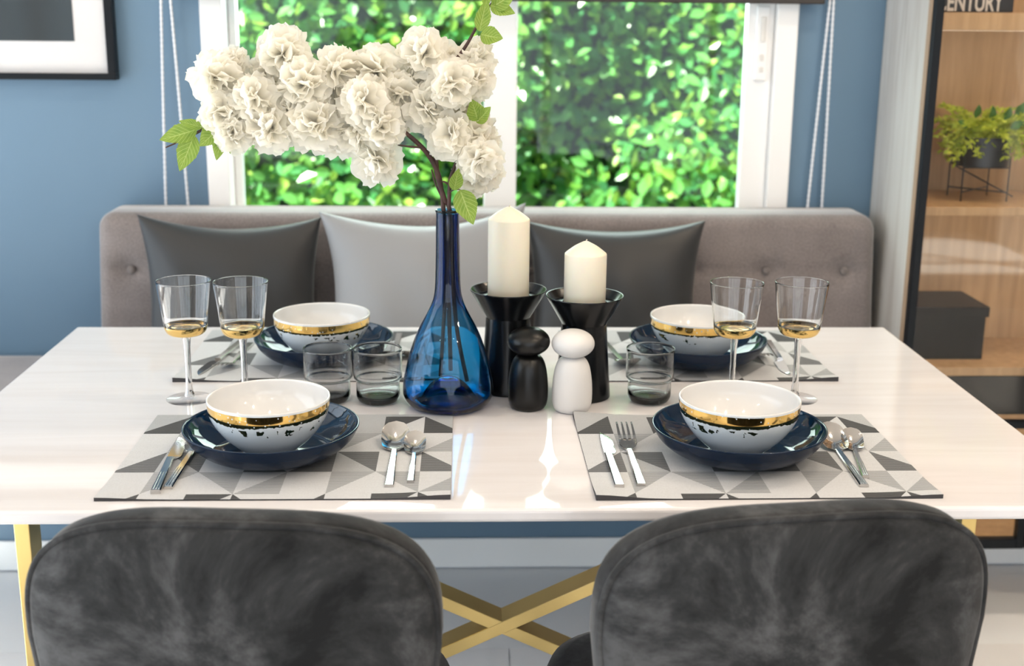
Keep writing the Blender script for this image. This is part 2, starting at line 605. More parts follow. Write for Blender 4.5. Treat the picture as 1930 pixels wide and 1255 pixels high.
WX0, WX1, WZ0, WZ1 = -0.631, 0.716, 0.82, 2.05
wb = MB()
wb.box(-3.2, WX0, YW, YW + 0.16, -0.05, 2.6)
wb.box(WX1, 3.4, YW, YW + 0.16, -0.05, 2.6)
wb.box(WX0, WX1, YW, YW + 0.16, -0.05, WZ0)
wb.box(WX0, WX1, YW, YW + 0.16, WZ1, 2.6)
struct(wb.build('wall_back', MAT['wall_blue']))
cb = MB(); cb.box(-3.2, 3.4, -4.8, 1.135, 2.6, 2.72)
struct(cb.build('ceiling', MAT['ceiling']))
lw = MB()
lw.box(-3.1, -2.95, -4.8, -2.7, -0.05, 2.6); lw.box(-3.1, -2.95, 0.9, YW, -0.05, 2.6)
lw.box(-3.1, -2.95, -2.7, 0.9, 2.42, 2.6); lw.box(-3.1, -2.95, -2.7, 0.9, -0.05, 0.02)
struct(lw.build('wall_left', MAT['white_wall']))
rw = MB(); rw.box(3.2, 3.35, -4.8, YW, -0.05, 2.6)
struct(rw.build('wall_right', MAT['white_wall']))
fwb = MB()
fwb.box(-2.95, -1.75, -4.75, -4.55, -0.05, 2.6); fwb.box(2.75, 3.2, -4.75, -4.55, -0.05, 2.6)
fwb.box(-1.75, 2.75, -4.75, -4.55, -0.05, 0.32); fwb.box(-1.75, 2.75, -4.75, -4.55, 2.56, 2.6)
struct(fwb.build('wall_front', MAT['white_wall']))
bb = MB(); bb.box(-2.95, 3.2, YW - 0.008, YW - 0.0005, 0.0, 0.078)
struct(bb.build('baseboard_back', MAT['white_trim'], bevel=0.002))

# the other windows of the room (frames with glazing bars), outside the picture
w2 = MB()
for y in (-2.68, -1.8, -0.9, 0.0, 0.88):
    w2.box(-3.0, -2.955, y - 0.03, y + 0.03, 0.02, 2.42)
for z in (0.05, 1.6, 2.40):
    w2.box(-3.0, -2.955, -2.7, 0.9, z - 0.025, z + 0.025)
struct(w2.build('window_2', MAT['upvc']))
w3 = MB()
for x in (-1.72, -0.6, 0.5, 1.6, 2.72):
    w3.box(x - 0.03, x + 0.03, -4.60, -4.555, 0.32, 2.56)
for z in (0.34, 1.7, 2.54):
    w3.box(-1.75, 2.75, -4.60, -4.555, z - 0.025, z + 0.025)
struct(w3.build('window_3', MAT['upvc']))

# garden window over the settee
win = struct(empty('window_1', (0, YW, WZ0)))
def wpart(name, boxes, mat, bevel=0.003, parent=None):
    q = MB()
    for bx in boxes:
        q.box(*bx)
    o = q.build(name, mat, parent or win, bevel=bevel)
    o.location = (0, -YW, -WZ0)
    return o
wpart('window_frame', [(WX0, WX0 + 0.050, YW - 0.012, YW + 0.10, WZ0, WZ1), (WX1 - 0.050, WX1, YW - 0.012, YW + 0.10, WZ0, WZ1),
                       (WX0, WX1, YW - 0.012, YW + 0.10, WZ0 - 0.02, WZ0 + 0.045), (WX0, WX1, YW - 0.012, YW + 0.10, WZ1 - 0.05, WZ1)], MAT['upvc'])
def sash(x0, x1, y, wl, wr, name):
    z0, z1 = WZ0 + 0.045, WZ1 - 0.05
    s = wpart(name, [(x0, x0 + wl, y, y + 0.035, z0, z1), (x1 - wr, x1, y, y + 0.035, z0, z1),
                     (x0 + wl, x1 - wr, y, y + 0.035, z0, z0 + 0.012), (x0 + wl, x1 - wr, y, y + 0.035, z1 - 0.04, z1)], MAT['upvc'])
    q = MB(); q.box(x0 + wl, x1 - wr, y + 0.015, y + 0.020, z0 + 0.01, z1 - 0.03)
    g = q.build('pane', MAT['window_glass'], s)
    return s
sash(WX0 + 0.050, 0.079, YW + 0.055, 0.018, 0.075, 'sash')
rs_ = sash(0.004, WX1 - 0.050, YW + 0.008, 0.075, 0.062, 'sash')
q = MB()
q.box(0.622, 0.653, YW - 0.001, YW + 0.010, 1.205, 1.372, 0)
lk = q.build('window_lock', MAT['upvc'], rs_, bevel=0.004, seg=3)
q = MB(); q.box(0.6315, 0.6435, YW - 0.006, YW + 0.002, 1.292, 1.348)
q.box(0.6325, 0.6425, YW - 0.004, YW + 0.002, 1.250, 1.264); q.box(0.6325, 0.6425, YW - 0.004, YW + 0.002, 1.225, 1.236)
q.build('latch_slider', MAT['lock_grey'], lk, bevel=0.002)

# roller blind rolled up over the window with two looped pull cords
bl = tag(empty('roller_blind', (0.05, YW - 0.03, 1.376)), 'dark roller blind with looped white pull cords over the garden window', 'blind')
def bpart(name, q, mat, parent=bl, **kw):
    o = q.build(name, mat, parent, **kw)
    if parent is bl:
        o.location = -Vector(bl.location)
    return o
q = MB(); q.box(-0.665, 0.764, YW - 0.046, YW - 0.022, 1.3765, 1.398)
bpart('bottom_rail', q, MAT['dark_rail'], bevel=0.003)
q = MB(); q.box(-0.655, 0.755, YW - 0.036, YW - 0.032, 1.398, 2.16)
bpart('blind_cloth', q, MAT['blind'])
q = MB(); q.box(-0.80, 0.82, YW - 0.075, YW - 0.001, 2.14, 2.22)
bpart('head_box', q, MAT['white_trim'], bevel=0.004)
def cord(xa_top, xa_bot, xb_top, xb_bot, name):
    y = YW - 0.022
    pts = []
    n = 130
    def strand(x0, x1, wob, rev=False):
        s = []
        for i in range(n + 1):
            t = i / n
            z = 2.15 + (0.62 - 2.15) * t
            x = x0 + (x1 - x0) * max(0.0, (1.375 - z) / (1.375 - 0.905)) if z < 1.375 else x0 + (0.5 * (xa_top + xb_top) - x0) * min(1, (z - 1.375) / 1.2) * 0.4
            s.append((x + wob * sin(t * 7), y, z))
        return s[::-1] if rev else s
    A = strand(xa_top, xa_bot, 0.001)
    B = strand(xb_top, xb_bot, -0.001, True)
    xa, xb = A[-1][0], B[0][0]
    arc = [((xa + xb) / 2 + (xa - xb) / 2 * cos(pi * k / 8), y, 0.62 - abs(xb - xa) / 2 * sin(pi * k / 8)) for k in range(1, 8)]
    line = A + arc + B
    # bead the line
    dense, rad = [], []
    for i in range(len(line) - 1):
        a, b_ = Vector(line[i]), Vector(line[i + 1])
        for k in range(4):
            dense.append(a.lerp(b_, k / 4))
            rad.append((0.0021, 0.0030, 0.0034, 0.0030)[k])
    q = MB(); q.tube(dense, rad, 7)
    return bpart(name, q, MAT['cord'], smooth=True)
cord(-0.711, -0.727, -0.691, -0.677, 'pull_cord')
cord(0.781, 0.762, 0.789, 0.795, 'pull_cord')

# ------------------------------------------------------------------ garden hedge outside
gb = MB(); gb.box(-7, 7, 1.14, 8, -0.6, -0.5)
struct(gb.build('ground', MAT['ground']))
hedge = tag(empty('hedge', (0, 3.2, -0.5)), 'tall sunlit green hedge outside the garden window', 'hedge')
hb = MB()
HW, HZ0, HZ1 = 3.2, -0.5, 3.0
nx_, nz_ = 40, 30
rnd = random.Random(3)
def hedge_y(x, z):
    return 3.15 + 0.22 * sin(2.3 * x + 0.7 * z) * sin(1.7 * z + 0.4) + 0.10 * sin(5.3 * x + 1.0) * sin(4.1 * z) + 0.10 * (x * 0.3)
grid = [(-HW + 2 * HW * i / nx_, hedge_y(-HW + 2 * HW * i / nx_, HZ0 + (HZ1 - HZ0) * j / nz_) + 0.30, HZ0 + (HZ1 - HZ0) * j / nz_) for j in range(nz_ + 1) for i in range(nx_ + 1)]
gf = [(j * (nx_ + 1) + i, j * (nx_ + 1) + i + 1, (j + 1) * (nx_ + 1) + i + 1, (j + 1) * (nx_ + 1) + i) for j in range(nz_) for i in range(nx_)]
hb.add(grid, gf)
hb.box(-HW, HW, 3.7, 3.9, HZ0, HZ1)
core = hb.build('shade_backing', MAT['hedge_core'], hedge)  # wavy sheet and slab behind the leaves, the hedge's inner shade painted as near-black green
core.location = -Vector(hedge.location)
def leaf_pts(c, d, side, nrm, L, W):
    c, d, side, nrm = Vector(c), Vector(d), Vector(side), Vector(nrm)
    return [c - d * L / 2, c - d * L * 0.12 + side * W / 2 + nrm * W * 0.14, c + d * L * 0.22 + side * W * 0.40 + nrm * W * 0.11, c + d * L / 2,
            c + d * L * 0.22 - side * W * 0.40 + nrm * W * 0.11, c - d * L * 0.12 - side * W / 2 + nrm * W * 0.14]
LF = [(0, 1, 2, 3), (0, 3, 4, 5)]
def rand_leaf(x, z, depth):
    y = hedge_y(x, z) + depth
    nrm = Vector((rnd.gauss(0, 0.55), -1 + rnd.gauss(0, 0.35), rnd.gauss(0.55, 0.55))).normalized()
    d = Vector((rnd.gauss(0, 1), rnd.gauss(0, 0.35), rnd.gauss(-0.2, 1)))
    d = (d - nrm * d.dot(nrm)).normalized()
    return (x, y, z), d, d.cross(nrm), nrm
q = MB()
for _ in range(22000):
    x, z = rnd.uniform(-2.6, 2.6), rnd.uniform(0.0, 2.6)
    dep = rnd.random() ** 1.3 * 0.30
    L = rnd.uniform(0.045, 0.078)
    q.add(leaf_pts(*rand_leaf(x, z, dep), L, L * 0.58), LF)
fol = q.build('foliage', MAT['hedge_leaf'], hedge)
fol['kind'] = 'stuff'
fol.location = -Vector(hedge.location)
lm = []
for k in range(6):
    L = 0.062 + 0.005 * k
    me = mesh('leaf', leaf_pts((0, 0, 0), (0, 0, 1), (1, 0, 0), (0, -1, 0), L, L * 0.58), LF)
    me.materials.append(MAT['hedge_leaf'])
    lm.append(me)
for k in range(300):
    x, z = rnd.uniform(-1.25, 1.45), rnd.uniform(0.45, 1.55)
    c, d, s_, nrm = rand_leaf(x, z, -rnd.uniform(0.0, 0.05))
    o = bpy.data.objects.new('leaf', lm[k % 6])
    COL.objects.link(o)
    o.parent = hedge
    R = Matrix((s_, -nrm, d)).transposed()
    o.rotation_euler = R.to_euler()
    o.location = Vector(c) - hedge.location

# ------------------------------------------------------------------ picture on the wall
px1, pz0, pw, ph_ = -0.8185, 1.197, 0.64, 0.86
px0, pz1 = px1 - pw, pz0 + ph_
pic = tag(empty('framed_picture', (px0 + pw / 2, YW, pz0)), 'black framed picture with wide white mount on blue wall', 'picture')
def ppart(name, boxes, mat, bevel=0):
    q = MB()
    for bx in boxes:
        q.box(*bx)
    o = q.build(name, mat, pic, bevel=bevel)
    o.location = -Vector(pic.location)
    return o
fwid = 0.0185
ppart('frame', [(px0, px1, YW - 0.030, YW - 0.001, pz0, pz0 + fwid - 0.004), (px0, px1, YW - 0.030, YW - 0.001, pz1 - fwid, pz1),
                (px0, px0 + fwid, YW - 0.030, YW - 0.001, pz0 + fwid - 0.004, pz1 - fwid), (px1 - fwid, px1, YW - 0.030, YW - 0.001, pz0 + fwid - 0.004, pz1 - fwid)], MAT['black_frame'], 0.0015)
MAT['mount'] = plain('white_mount_board', (0.80, 0.79, 0.80), 0.8)
MAT['print'] = noisy('dark_print', [(0.3, (0.020, 0.030, 0.038)), (0.7, (0.035, 0.055, 0.070))], 3.0, 0.7, sc=(4, 1, 0.4))
ppart('mount_board', [(px0 + 0.01, px1 - 0.01, YW - 0.014, YW - 0.010, pz0 + 0.01, pz1 - 0.01)], MAT['mount'])
ppart('print', [(px0 + 0.09, -0.909, YW - 0.0155, YW - 0.013, 1.281, pz1 - 0.09)], MAT['print'])
ppart('glazing', [(px0 + fwid, px1 - fwid, YW - 0.0205, YW - 0.0190, pz0 + fwid - 0.004, pz1 - fwid)], MAT['pic_glass'])

# ------------------------------------------------------------------ upholstered settee
def puffy(x0, x1, z0, z1, nx, nz, R, Rc, depth, disp=None, flare=0.0):
    """a panel in the XZ plane facing -Y with rolled edges, rounded corners and a body of 'depth' behind it"""
    q = MB()
    hw, hh = (x1 - x0) / 2, (z1 - z0) / 2
    cx, cz = (x0 + x1) / 2, (z0 + z1) / 2
    def warp(u):     # finer towards the edges
        return u * (1.5 - 0.5 * u * u)
    rows = []
    for j in range(nz + 1):
        row = []
        for i in range(nx + 1):
            a = warp(-1 + 2 * i / nx) * hw
            c_ = warp(-1 + 2 * j / nz) * hh
            ax, az = abs(a), abs(c_)
            dx, dz = ax - (hw - Rc), az - (hh - Rc)
            if dx > 0 and dz > 0:      # pull square corners onto the round corner
                mx_ = max(dx, dz)
                l = sqrt(dx * dx + dz * dz)
                s = mx_ / l
                ax, az = hw - Rc + dx * s, hh - Rc + dz * s
                edge = Rc - mx_
            else:
                edge = min(hw - ax, hh - az)
            y = 0.0
            if edge < R:
                y = R - sqrt(max(0.0, R * R - (R - edge) ** 2))
            X, Z = cx + math.copysign(ax, a), cz + math.copysign(az, c_)
            X += flare * (cz - Z) / hh * (X - cx) / hw
            if disp:
                y += disp(X, Z) * min(1, edge / (R + 1e-6))
            row.append(len(q.v))
            q.v.append((X, y, Z))
        rows.append(row)
    for j in range(nz):
        for i in range(nx):
            q.f.append((rows[j][i], rows[j][i + 1], rows[j + 1][i + 1], rows[j + 1][i]))
            q.mi.append(0)
    loop = rows[0][:] + [r[-1] for r in rows[1:]] + rows[-1][-2::-1] + [r[0] for r in rows[-2:0:-1]]
    prev = loop
    for d in (depth * 0.5, depth):
        new = []
        for i in loop:
            new.append(len(q.v))
            x, y, z = q.v[i]
            q.v.append((x, d, z))
        n = len(loop)
        for i in range(n):
            q.f.append((prev[i], new[i], new[(i + 1) % n], prev[(i + 1) % n]))
            q.mi.append(0)
        prev = new
    q.f.append(tuple(reversed(prev)))
    q.mi.append(0)
    return q

SX0, SX1, SY = -0.862, 0.898, 0.822
settee = tag(empty('settee', (0.0, 0.70, 0.0)), 'long taupe upholstered settee with buttoned back under the window', 'settee')
btn = [(-0.784 + (0.822 + 0.784) / 9 * k, 0.789) for k in range(10)]
def tuft(x, z):
    d = 0.0
    for bx, bz in btn:
        r2 = ((x - bx) ** 2) / 0.0009 + ((z - bz) ** 2) / 0.0007
        if r2 < 16:
            d += 0.014 * exp(-r2)
    d += 0.0045 * exp(-((z - 0.789) / 0.012) ** 2)
    return d
q = puffy(SX0, SX1, 0.46, 0.917, 180, 46, 0.032, 0.035, 0.122, tuft, 0.012)
o = q.build('backrest', MAT['settee'], settee, smooth=True)
o.location = Vector((0, SY, 0)) - settee.location
for bx, bz in btn:
    q = MB()
    q.lathe(smooth_prof([(0, 0.0055), (0.005, 0.005), (0.0085, 0.002), (0.009, -0.002), (0.008, -0.004)], 3), 16)
    o = q.build('button', MAT['settee_button'], settee, smooth=True)
    o.rotation_euler = (pi / 2, 0, 0)
    o.location = Vector((bx, SY + 0.010, bz)) - settee.location
q = puffy(-1.62, SX1, 0.47, 0.965, 120, 40, 0.035, 0.03, 0.15)
o = q.build('seat', MAT['settee'], settee, smooth=True)
o.rotation_euler = (-pi / 2, 0, 0)
o.location = Vector((0, 0, 0.562)) - settee.location
for lx in (-1.5, -0.62, 0.62):
    for ly in (0.56, 0.90):
        q = MB()
        q.tube([(lx, ly, 0.0), (lx, ly, 0.42)], [0.014, 0.021], 14)
        o = q.build('leg', MAT['black_metal'], settee, smooth=True, auto=40)
        o.location = -Vector(settee.location)

# cushions
def cushion(name, x, z, w, h, lean, rz, mat, label, roll=0.0, t=0.075, y=0.735, tl=(0, 0), tr=(0, 0)):
    n = 36
    q = MB()
    for side in (-1, 1):
        k = len(q.v)
        for j in range(n + 1):
            for i in range(n + 1):
                u, v = sin(pi / 2 * (-1 + 2 * i / n)), sin(pi / 2 * (-1 + 2 * j / n))
                X = w / 2 * u * (1 - 0.10 * (1 - v * v))
                Z = h / 2 * v * (1 - 0.125 * (1 - u * u))
                wgt_l = max(0, -u) ** 2 * max(0, v) ** 3
                wgt_r = max(0, u) ** 2 * max(0, v) ** 3
                X += tl[0] * wgt_l + tr[0] * wgt_r
                Z += tl[1] * wgt_l + tr[1] * wgt_r
                th = t * max(0.0, (1 - u * u)) ** 0.42 * max(0.0, (1 - v * v)) ** 0.42
                th *= 1 + 0.05 * sin(9 * u + 3 * v) * (1 - abs(v))
                th += 0.004
                q.v.append((X, side * th, Z))
        for j in range(n):
            for i in range(n):
                a = k + j * (n + 1) + i
                fc = (a, a + 1, a + n + 2, a + n + 1)
                q.f.append(fc if side < 0 else fc[::-1])
                q.mi.append(0)
    k2 = (n + 1) ** 2
    border = [i for i in range(n + 1)] + [(j + 1) * (n + 1) - 1 for j in range(1, n + 1)] + [n * (n + 1) + i for i in range(n - 1, -1, -1)] + [j * (n + 1) for j in range(n - 1, 0, -1)]
    for a, b_ in zip(border, border[1:] + border[:1]):
        q.f.append((b_, a, a + k2, b_ + k2))
        q.mi.append(0)
    o = q.build(name, mat, None, smooth=True)
    o.location = (x, y, z)
    o.rotation_euler = (lean, roll, rz)
    tag(o, label, 'cushion', 'cushions along the settee')
    return o
LEAN = radians(-7)
cushion('cushion', -0.543, 0.745, 0.385, 0.345, LEAN, 0.02, MAT['pillow_dark'], 'charcoal satin cushion at the left end of the settee, behind the wine glasses', tl=(-0.006, 0.010), tr=(0.0, 0.004))
cushion('cushion', -0.128, 0.750, 0.430, 0.350, LEAN, 0.0, MAT['pillow_light'], 'pale silver satin cushion in the middle of the settee behind the vase', tl=(-0.012, 0.010), tr=(0.004, 0.030))
cushion('cushion', 0.286, 0.742, 0.385, 0.345, LEAN, -0.02, MAT['pillow_dark'], 'charcoal satin cushion behind the two ivory candles', tr=(0.004, 0.004))

# ------------------------------------------------------------------ dining table
table = tag(empty('dining_table', (0, 0, 0)), 'white marble dining table on crossed brass legs', 'table')
q = MB(); q.box(-0.80, 0.80, -0.47, 0.47, T - 0.018, T)
q.build('table_top', MAT['marble'], table, bevel=0.005, seg=3)
PXL, PXR, PYD = -0.759, 0.800, 0.026
for x in (PXL, PXR):
    q = MB(); q.box(x - 0.0125, x + 0.0125, -PYD, PYD, 0.0, T - 0.018)
    q.build('post', MAT['gold_leg'], table, bevel=0.0015)
    q = MB(); q.box(x - 0.0125, x + 0.0125, -0.36, 0.36, 0.0, 0.02)
    q.build('foot_bar', MAT['gold_leg'], table, bevel=0.0015)
    q = MB(); q.box(x - 0.0125, x + 0.0125, -0.36, 0.36, T - 0.038, T - 0.0182)
    q.build('top_bar', MAT['gold_leg'], table, bevel=0.0015)
CXX, CZX, SL = 0.022, 0.353, 0.475
def xbeam(s, x0, x1, half):
    # one straight beam of the cross, thickness measured across the beam
    q = MB()
    hz = 0.0115
    vs = []
    for x in (x0, x1):
        z = CZX + s * SL * (x - CXX)
        for y in (-PYD + half, PYD - half):
            for dz in (-hz, hz):
                vs.append((x, y, z + dz))
    q.add(vs, [(0, 1, 3, 2), (4, 6, 7, 5), (0, 4, 5, 1), (2, 3, 7, 6), (1, 5, 7, 3), (0, 2, 6, 4)])
    return q.build('brace', MAT['gold_leg'], table, bevel=0.001)
xbeam(1, PXL + 0.0125, PXR - 0.0125, 0.0)
xbeam(-1, PXL + 0.0125, PXR - 0.0125, 0.0004)

# ------------------------------------------------------------------ velvet chairs
def ring_solid(outline, rings, c, bend):
    """outline: closed (x, z) list; rings: (scale, y, dy_rule) lists from rear centre to front centre"""
    q = MB()
    n = len(outline)
    idx = []
    for s, y in rings:
        if s == 0:
            idx.append([len(q.v)])
            q.v.append((c[0], y + bend(c[0], c[1]), c[1]))
        else:
            row = []
            for x, z in outline:
                X, Z = c[0] + (x - c[0]) * s, c[1] + (z - c[1]) * s
                row.append(len(q.v))
                q.v.append((X, y + bend(X, Z), Z))
            idx.append(row)
    for A, B in zip(idx, idx[1:]):
        for j in range(n):
            j2 = (j + 1) % n
            if len(A) == 1:
                q.f.append((A[0], B[j], B[j2]))
            elif len(B) == 1:
                q.f.append((A[j], B[0], A[j2]))
            else:
                q.f.append((A[j], B[j], B[j2], A[j2]))
            q.mi.append(0)
    return q

def chair_outline(hw=0.2275, ztop=0.840, zmid=0.69, zbot=0.40, n=3.1, hb=0.195):
    pts = []
    K = 44
    for k in range(K + 1):
        a = pi * k / K
        ca, sa = cos(a), sin(a)
        pts.append((math.copysign(abs(ca) ** (2 / n), ca) * hw, zmid + (ztop - zmid) * sa ** (2 / n)))
    for k in range(1, 7):
        t = k / 6
        pts.append((-hw + (hw - hb) * t, zmid + (zbot - zmid) * t))
    for k in range(1, 10):
        pts.append((-hb + 2 * hb * k / 10, zbot))
    for k in range(0, 6):
        t = k / 6
        pts.append((hb + (hw - hb) * t, zbot + (zmid - zbot) * t))
    return pts

def make_chair(loc, rz, label):
    ch = tag(empty('velvet_chair', loc, rz), label, 'chair', 'velvet chairs on the near side of the table')
    out = chair_outline()
    bend = lambda x, z: 0.55 * x * x - 0.05 * (z - 0.45)
    cc = (0.0, 0.63)
    q = ring_solid(out, [(0, -0.010), (0.3, -0.0095), (0.6, -0.0075), (0.85, -0.004), (0.955, 0.001), (0.985, 0.008), (0.985, 0.020), (0.9, 0.024), (0.5, 0.026), (0, 0.026)], cc, bend)
    q.build('back_shell', MAT['velvet'], ch, smooth=True)
    q = ring_solid(out, [(0, 0.020), (0.8, 0.018), (0.965, 0.014), (0.992, 0.016), (1.0, 0.024), (1.0, 0.046), (0.985, 0.058), (0.95, 0.066), (0.88, 0.070), (0.5, 0.078), (0, 0.080)], cc, bend)
    q.build('backrest', MAT['velvet'], ch, smooth=True)
    # welt along the edge of the outer shell
    pts = []
    for x, z in out[-6:] + out[:51]:
        X, Z = x * 0.990, cc[1] + (z - cc[1]) * 0.990
        pts.append((X, 0.009 + bend(X, Z), Z))
    q = MB(); q.tube(pts, 0.0042, 8)
    q.build('piping', MAT['velvet'], ch, smooth=True)
    # seat: a superellipse cushion
    q = MB()
    n = 56
    rows = []
    for s, z in ((0.0, 0.395), (0.75, 0.395), (0.95, 0.398), (1.0, 0.412), (1.0, 0.432), (0.97, 0.450), (0.88, 0.462), (0.5, 0.468), (0.0, 0.470)):
        if s == 0:
            rows.append([len(q.v)]); q.v.append((0, 0.28, z)); continue
        row = []
        for j in range(n):
            a = 2 * pi * j / n
            X = math.copysign(abs(cos(a)) ** 0.62, cos(a)) * 0.222 * s
            Y = 0.28 + math.copysign(abs(sin(a)) ** 0.62, sin(a)) * 0.235 * s
            row.append(len(q.v)); q.v.append((X, Y, z))
        rows.append(row)
    for A, B in zip(rows, rows[1:]):
        for j in range(n):
            j2 = (j + 1) % n
            if len(A) == 1:
                q.f.append((A[0], B[j2], B[j]))
            elif len(B) == 1:
                q.f.append((A[j], A[j2], B[0]))
            else:
                q.f.append((A[j], A[j2], B[j2], B[j]))
            q.mi.append(0)
    q.build('seat', MAT['velvet'], ch, smooth=True)
    for sx in (-1, 1):
        for y0, y1 in ((0.10, 0.05), (0.44, 0.48)):
            q = MB()
            q.tube([(sx * 0.165, y0, 0.396), (sx * 0.205, y1, 0.0)], [0.015, 0.009], 12)
            q.build('leg', MAT['black_metal'], ch, smooth=True, auto=40)
    return ch
make_chair((-0.296, -0.710, 0), radians(-4.0), 'charcoal velvet chair back in front of the left front place setting')
make_chair((0.333, -0.700, 0), radians(7.0), 'charcoal velvet chair back in front of the right front place setting')

# ------------------------------------------------------------------ placemats
MW, MD, MT = 0.453, 0.345, 0.0019
US = [0, 0.053, 0.1125, 0.172, 0.2315, 0.291, 0.3505, 0.4105, MW]
VS = [0, 0.0175, 0.097, 0.1765, 0.256, 0.334, MD]
# shade indices: 0 light, 1 grey, 2 mid striped, 3 dark, 4 charcoal, 5 underside
def cell(r, c):
    """(diagonal, shade above it, shade below it); diagonal '/' or '\\'"""
    c4 = c % 4
    if r in (0, 4):
        return [('/', 1 if r == 4 else 0, 4), ('/', 1 if r == 4 else 0, 1 if r == 4 else 0), ('/', 4, 0), ('\\', 1 if r == 4 else 0, 4)][c4]
    if r == 2:
        return [('/', 0, 3), ('\\', 3, 1), ('/', 0, 0), ('\\', 0, 3)][c4]
    if r == 5:
        return ('/', 1, 1)
    if r == 1:
        return [('/', 0, 0), ('/', 2, 0), ('\\', 2, 0), ('/', 0, 2)][c4]
    return [('/', 0, 0), ('/', 2, 0), ('\\', 1, 0), ('/', 0, 2)][c4]
def clip_tri(poly, x0, x1, y0, y1):
    for ax, lim, sg in ((0, x0, 1), (0, x1, -1), (1, y0, 1), (1, y1, -1)):
        new = []
        for i in range(len(poly)):
            a, b_ = poly[i], poly[(i + 1) % len(poly)]
            ia, ib_ = sg * (a[ax] - lim) >= -1e-9, sg * (b_[ax] - lim) >= -1e-9
            if ia:
                new.append(a)
            if ia != ib_:
                t = (lim - a[ax]) / (b_[ax] - a[ax])
                new.append((a[0] + (b_[0] - a[0]) * t, a[1] + (b_[1] - a[1]) * t))
        poly = new
        if not poly:
            return []
    return poly
def make_mat_mesh(curl):
    q = MB()
    # full (unclipped) cell borders: the first and last columns and rows are cut by the hem
    full_u = [-0.0065] + US[1:-1] + [0.470]
    full_v = [-0.062] + VS[1:-1] + [0.413]
    def zc(x, y):
        z = MT
        for (cx_, cy_, amp) in curl:
            d2 = ((x - cx_) / 0.05) ** 2 + ((y - cy_) / 0.035) ** 2
            z += amp * exp(-d2)
        return z
    # hem strips of plain cloth carry the pattern too; subdivide each triangle by clipping to small strips
    NX, NY = 12, 12
    for r in range(6):
        for c in range(8):
            u0, u1, v0, v1 = full_u[c], full_u[c + 1], full_v[r], full_v[r + 1]
            dg, hi, lo = cell(r, c)
            if dg == '/':
                tris = [([(u0, v0), (u1, v1), (u0, v1)], hi), ([(u0, v0), (u1, v0), (u1, v1)], lo)]
            else:
                tris = [([(u0, v1), (u1, v0), (u1, v1)], hi), ([(u0, v0), (u1, v0), (u0, v1)], lo)]
            for tri, sh in tris:
                xs = [max(0, min(MW, u0)) + (max(0, min(MW, u1)) - max(0, min(MW, u0))) * k / 3 for k in range(4)]
                ys = [max(0, min(MD, v0)) + (max(0, min(MD, v1)) - max(0, min(MD, v0))) * k / 3 for k in range(4)]
                for a, b_ in zip(xs, xs[1:]):
                    for e, g in zip(ys, ys[1:]):
                        pl = clip_tri(tri, a, b_, e, g)
                        if len(pl) < 3:
                            continue
                        area2 = sum(pl[i][0] * pl[(i + 1) % len(pl)][1] - pl[(i + 1) % len(pl)][0] * pl[i][1] for i in range(len(pl)))
                        if abs(area2) < 1e-9:
                            continue
                        q.add([(p_[0], p_[1], zc(*p_)) for p_ in pl], [tuple(range(len(pl)))], sh)
    # rim and underside
    rim = []
    K = 14
    for k in range(K):
        rim.append((MW * k / K, 0))
    for k in range(K):
        rim.append((MW, MD * k / K))
    for k in range(K):
        rim.append((MW - MW * k / K, MD))
    for k in range(K):
        rim.append((0, MD - MD * k / K))
    n = len(rim)
    vs = [(x, y, zc(x, y)) for x, y in rim] + [(x, y, 0.0001) for x, y in rim]
    fs = [(i, i + n, (i + 1) % n + n, (i + 1) % n) for i in range(n)] + [tuple(n + i for i in reversed(range(n)))]
    q.add(vs, fs, 5)
    return q
MATS6 = [MAT['mat_light'], MAT['mat_grey'], MAT['mat_mid'], MAT['mat_dark'], MAT['mat_darker'], MAT['mat_under']]
def placemat(x, y, rz, label, curl):
    q = make_mat_mesh(curl)
    me = mesh('placemat', q.v, q.f, q.mi)
    o = link('placemat', me, MATS6)
    o.location = (x, y, T + 0.0002)
    o.rotation_euler = (0, 0, rz)
    tag(o, label, 'placemat', 'woven placemats')
    return o
CURL = [(0, 0, 0.004), (MW, 0, 0.004)]
placemat(-0.512, -0.436, 0, 'grey triangle-patterned woven placemat at the front left setting', [(0, 0, 0.003), (MW, 0, 0.005)])
placemat(0.128, -0.442, radians(0.2), 'grey triangle-patterned woven placemat at the front right setting', [(0, 0, 0.006), (MW, 0, 0.004), (0, MD, 0.006)])
placemat(-0.530, 0.090, 0, 'grey triangle-patterned woven placemat at the back left setting', [(0, 0, 0.006), (MW, 0, 0.003)])
placemat(0.144, 0.088, radians(0.2), 'grey triangle-patterned woven placemat at the back right setting', [(MW, 0, 0.006)])
TM = T + MT + 0.0004       # top of a placemat

# ------------------------------------------------------------------ plates and bowls
def plate_mesh():
    q = MB()
    outp = smooth_prof([(0.046, 0.000), (0.070, 0.0035), (0.094, 0.0125), (0.1115, 0.0265), (0.1200, 0.0405), (0.1218, 0.0450)], 6)
    rim = [(0.1215, 0.0462), (0.1200, 0.0463)]
    inp = smooth_prof([(0.1190, 0.0450), (0.1165, 0.0395), (0.1075, 0.0275), (0.090, 0.0155), (0.066, 0.0075), (0.0, 0.0065)], 6)
    prof = [(0.0, 0.0015, 1), (0.040, 0.0012, 1), (0.042, 0.0, 1)] + [(r, z, 1) for r, z in outp] + [(r, z, 0) for r, z in rim] + [(r, z, 0) for r, z in inp]
    q.lathe(prof, 96)
    return mesh('plate', q.v, q.f, q.mi)
pm = plate_mesh()
pm.materials.append(MAT['navy']); pm.materials.append(MAT['navy_out'])
for p_ in pm.polygons:
    p_.use_smooth = True
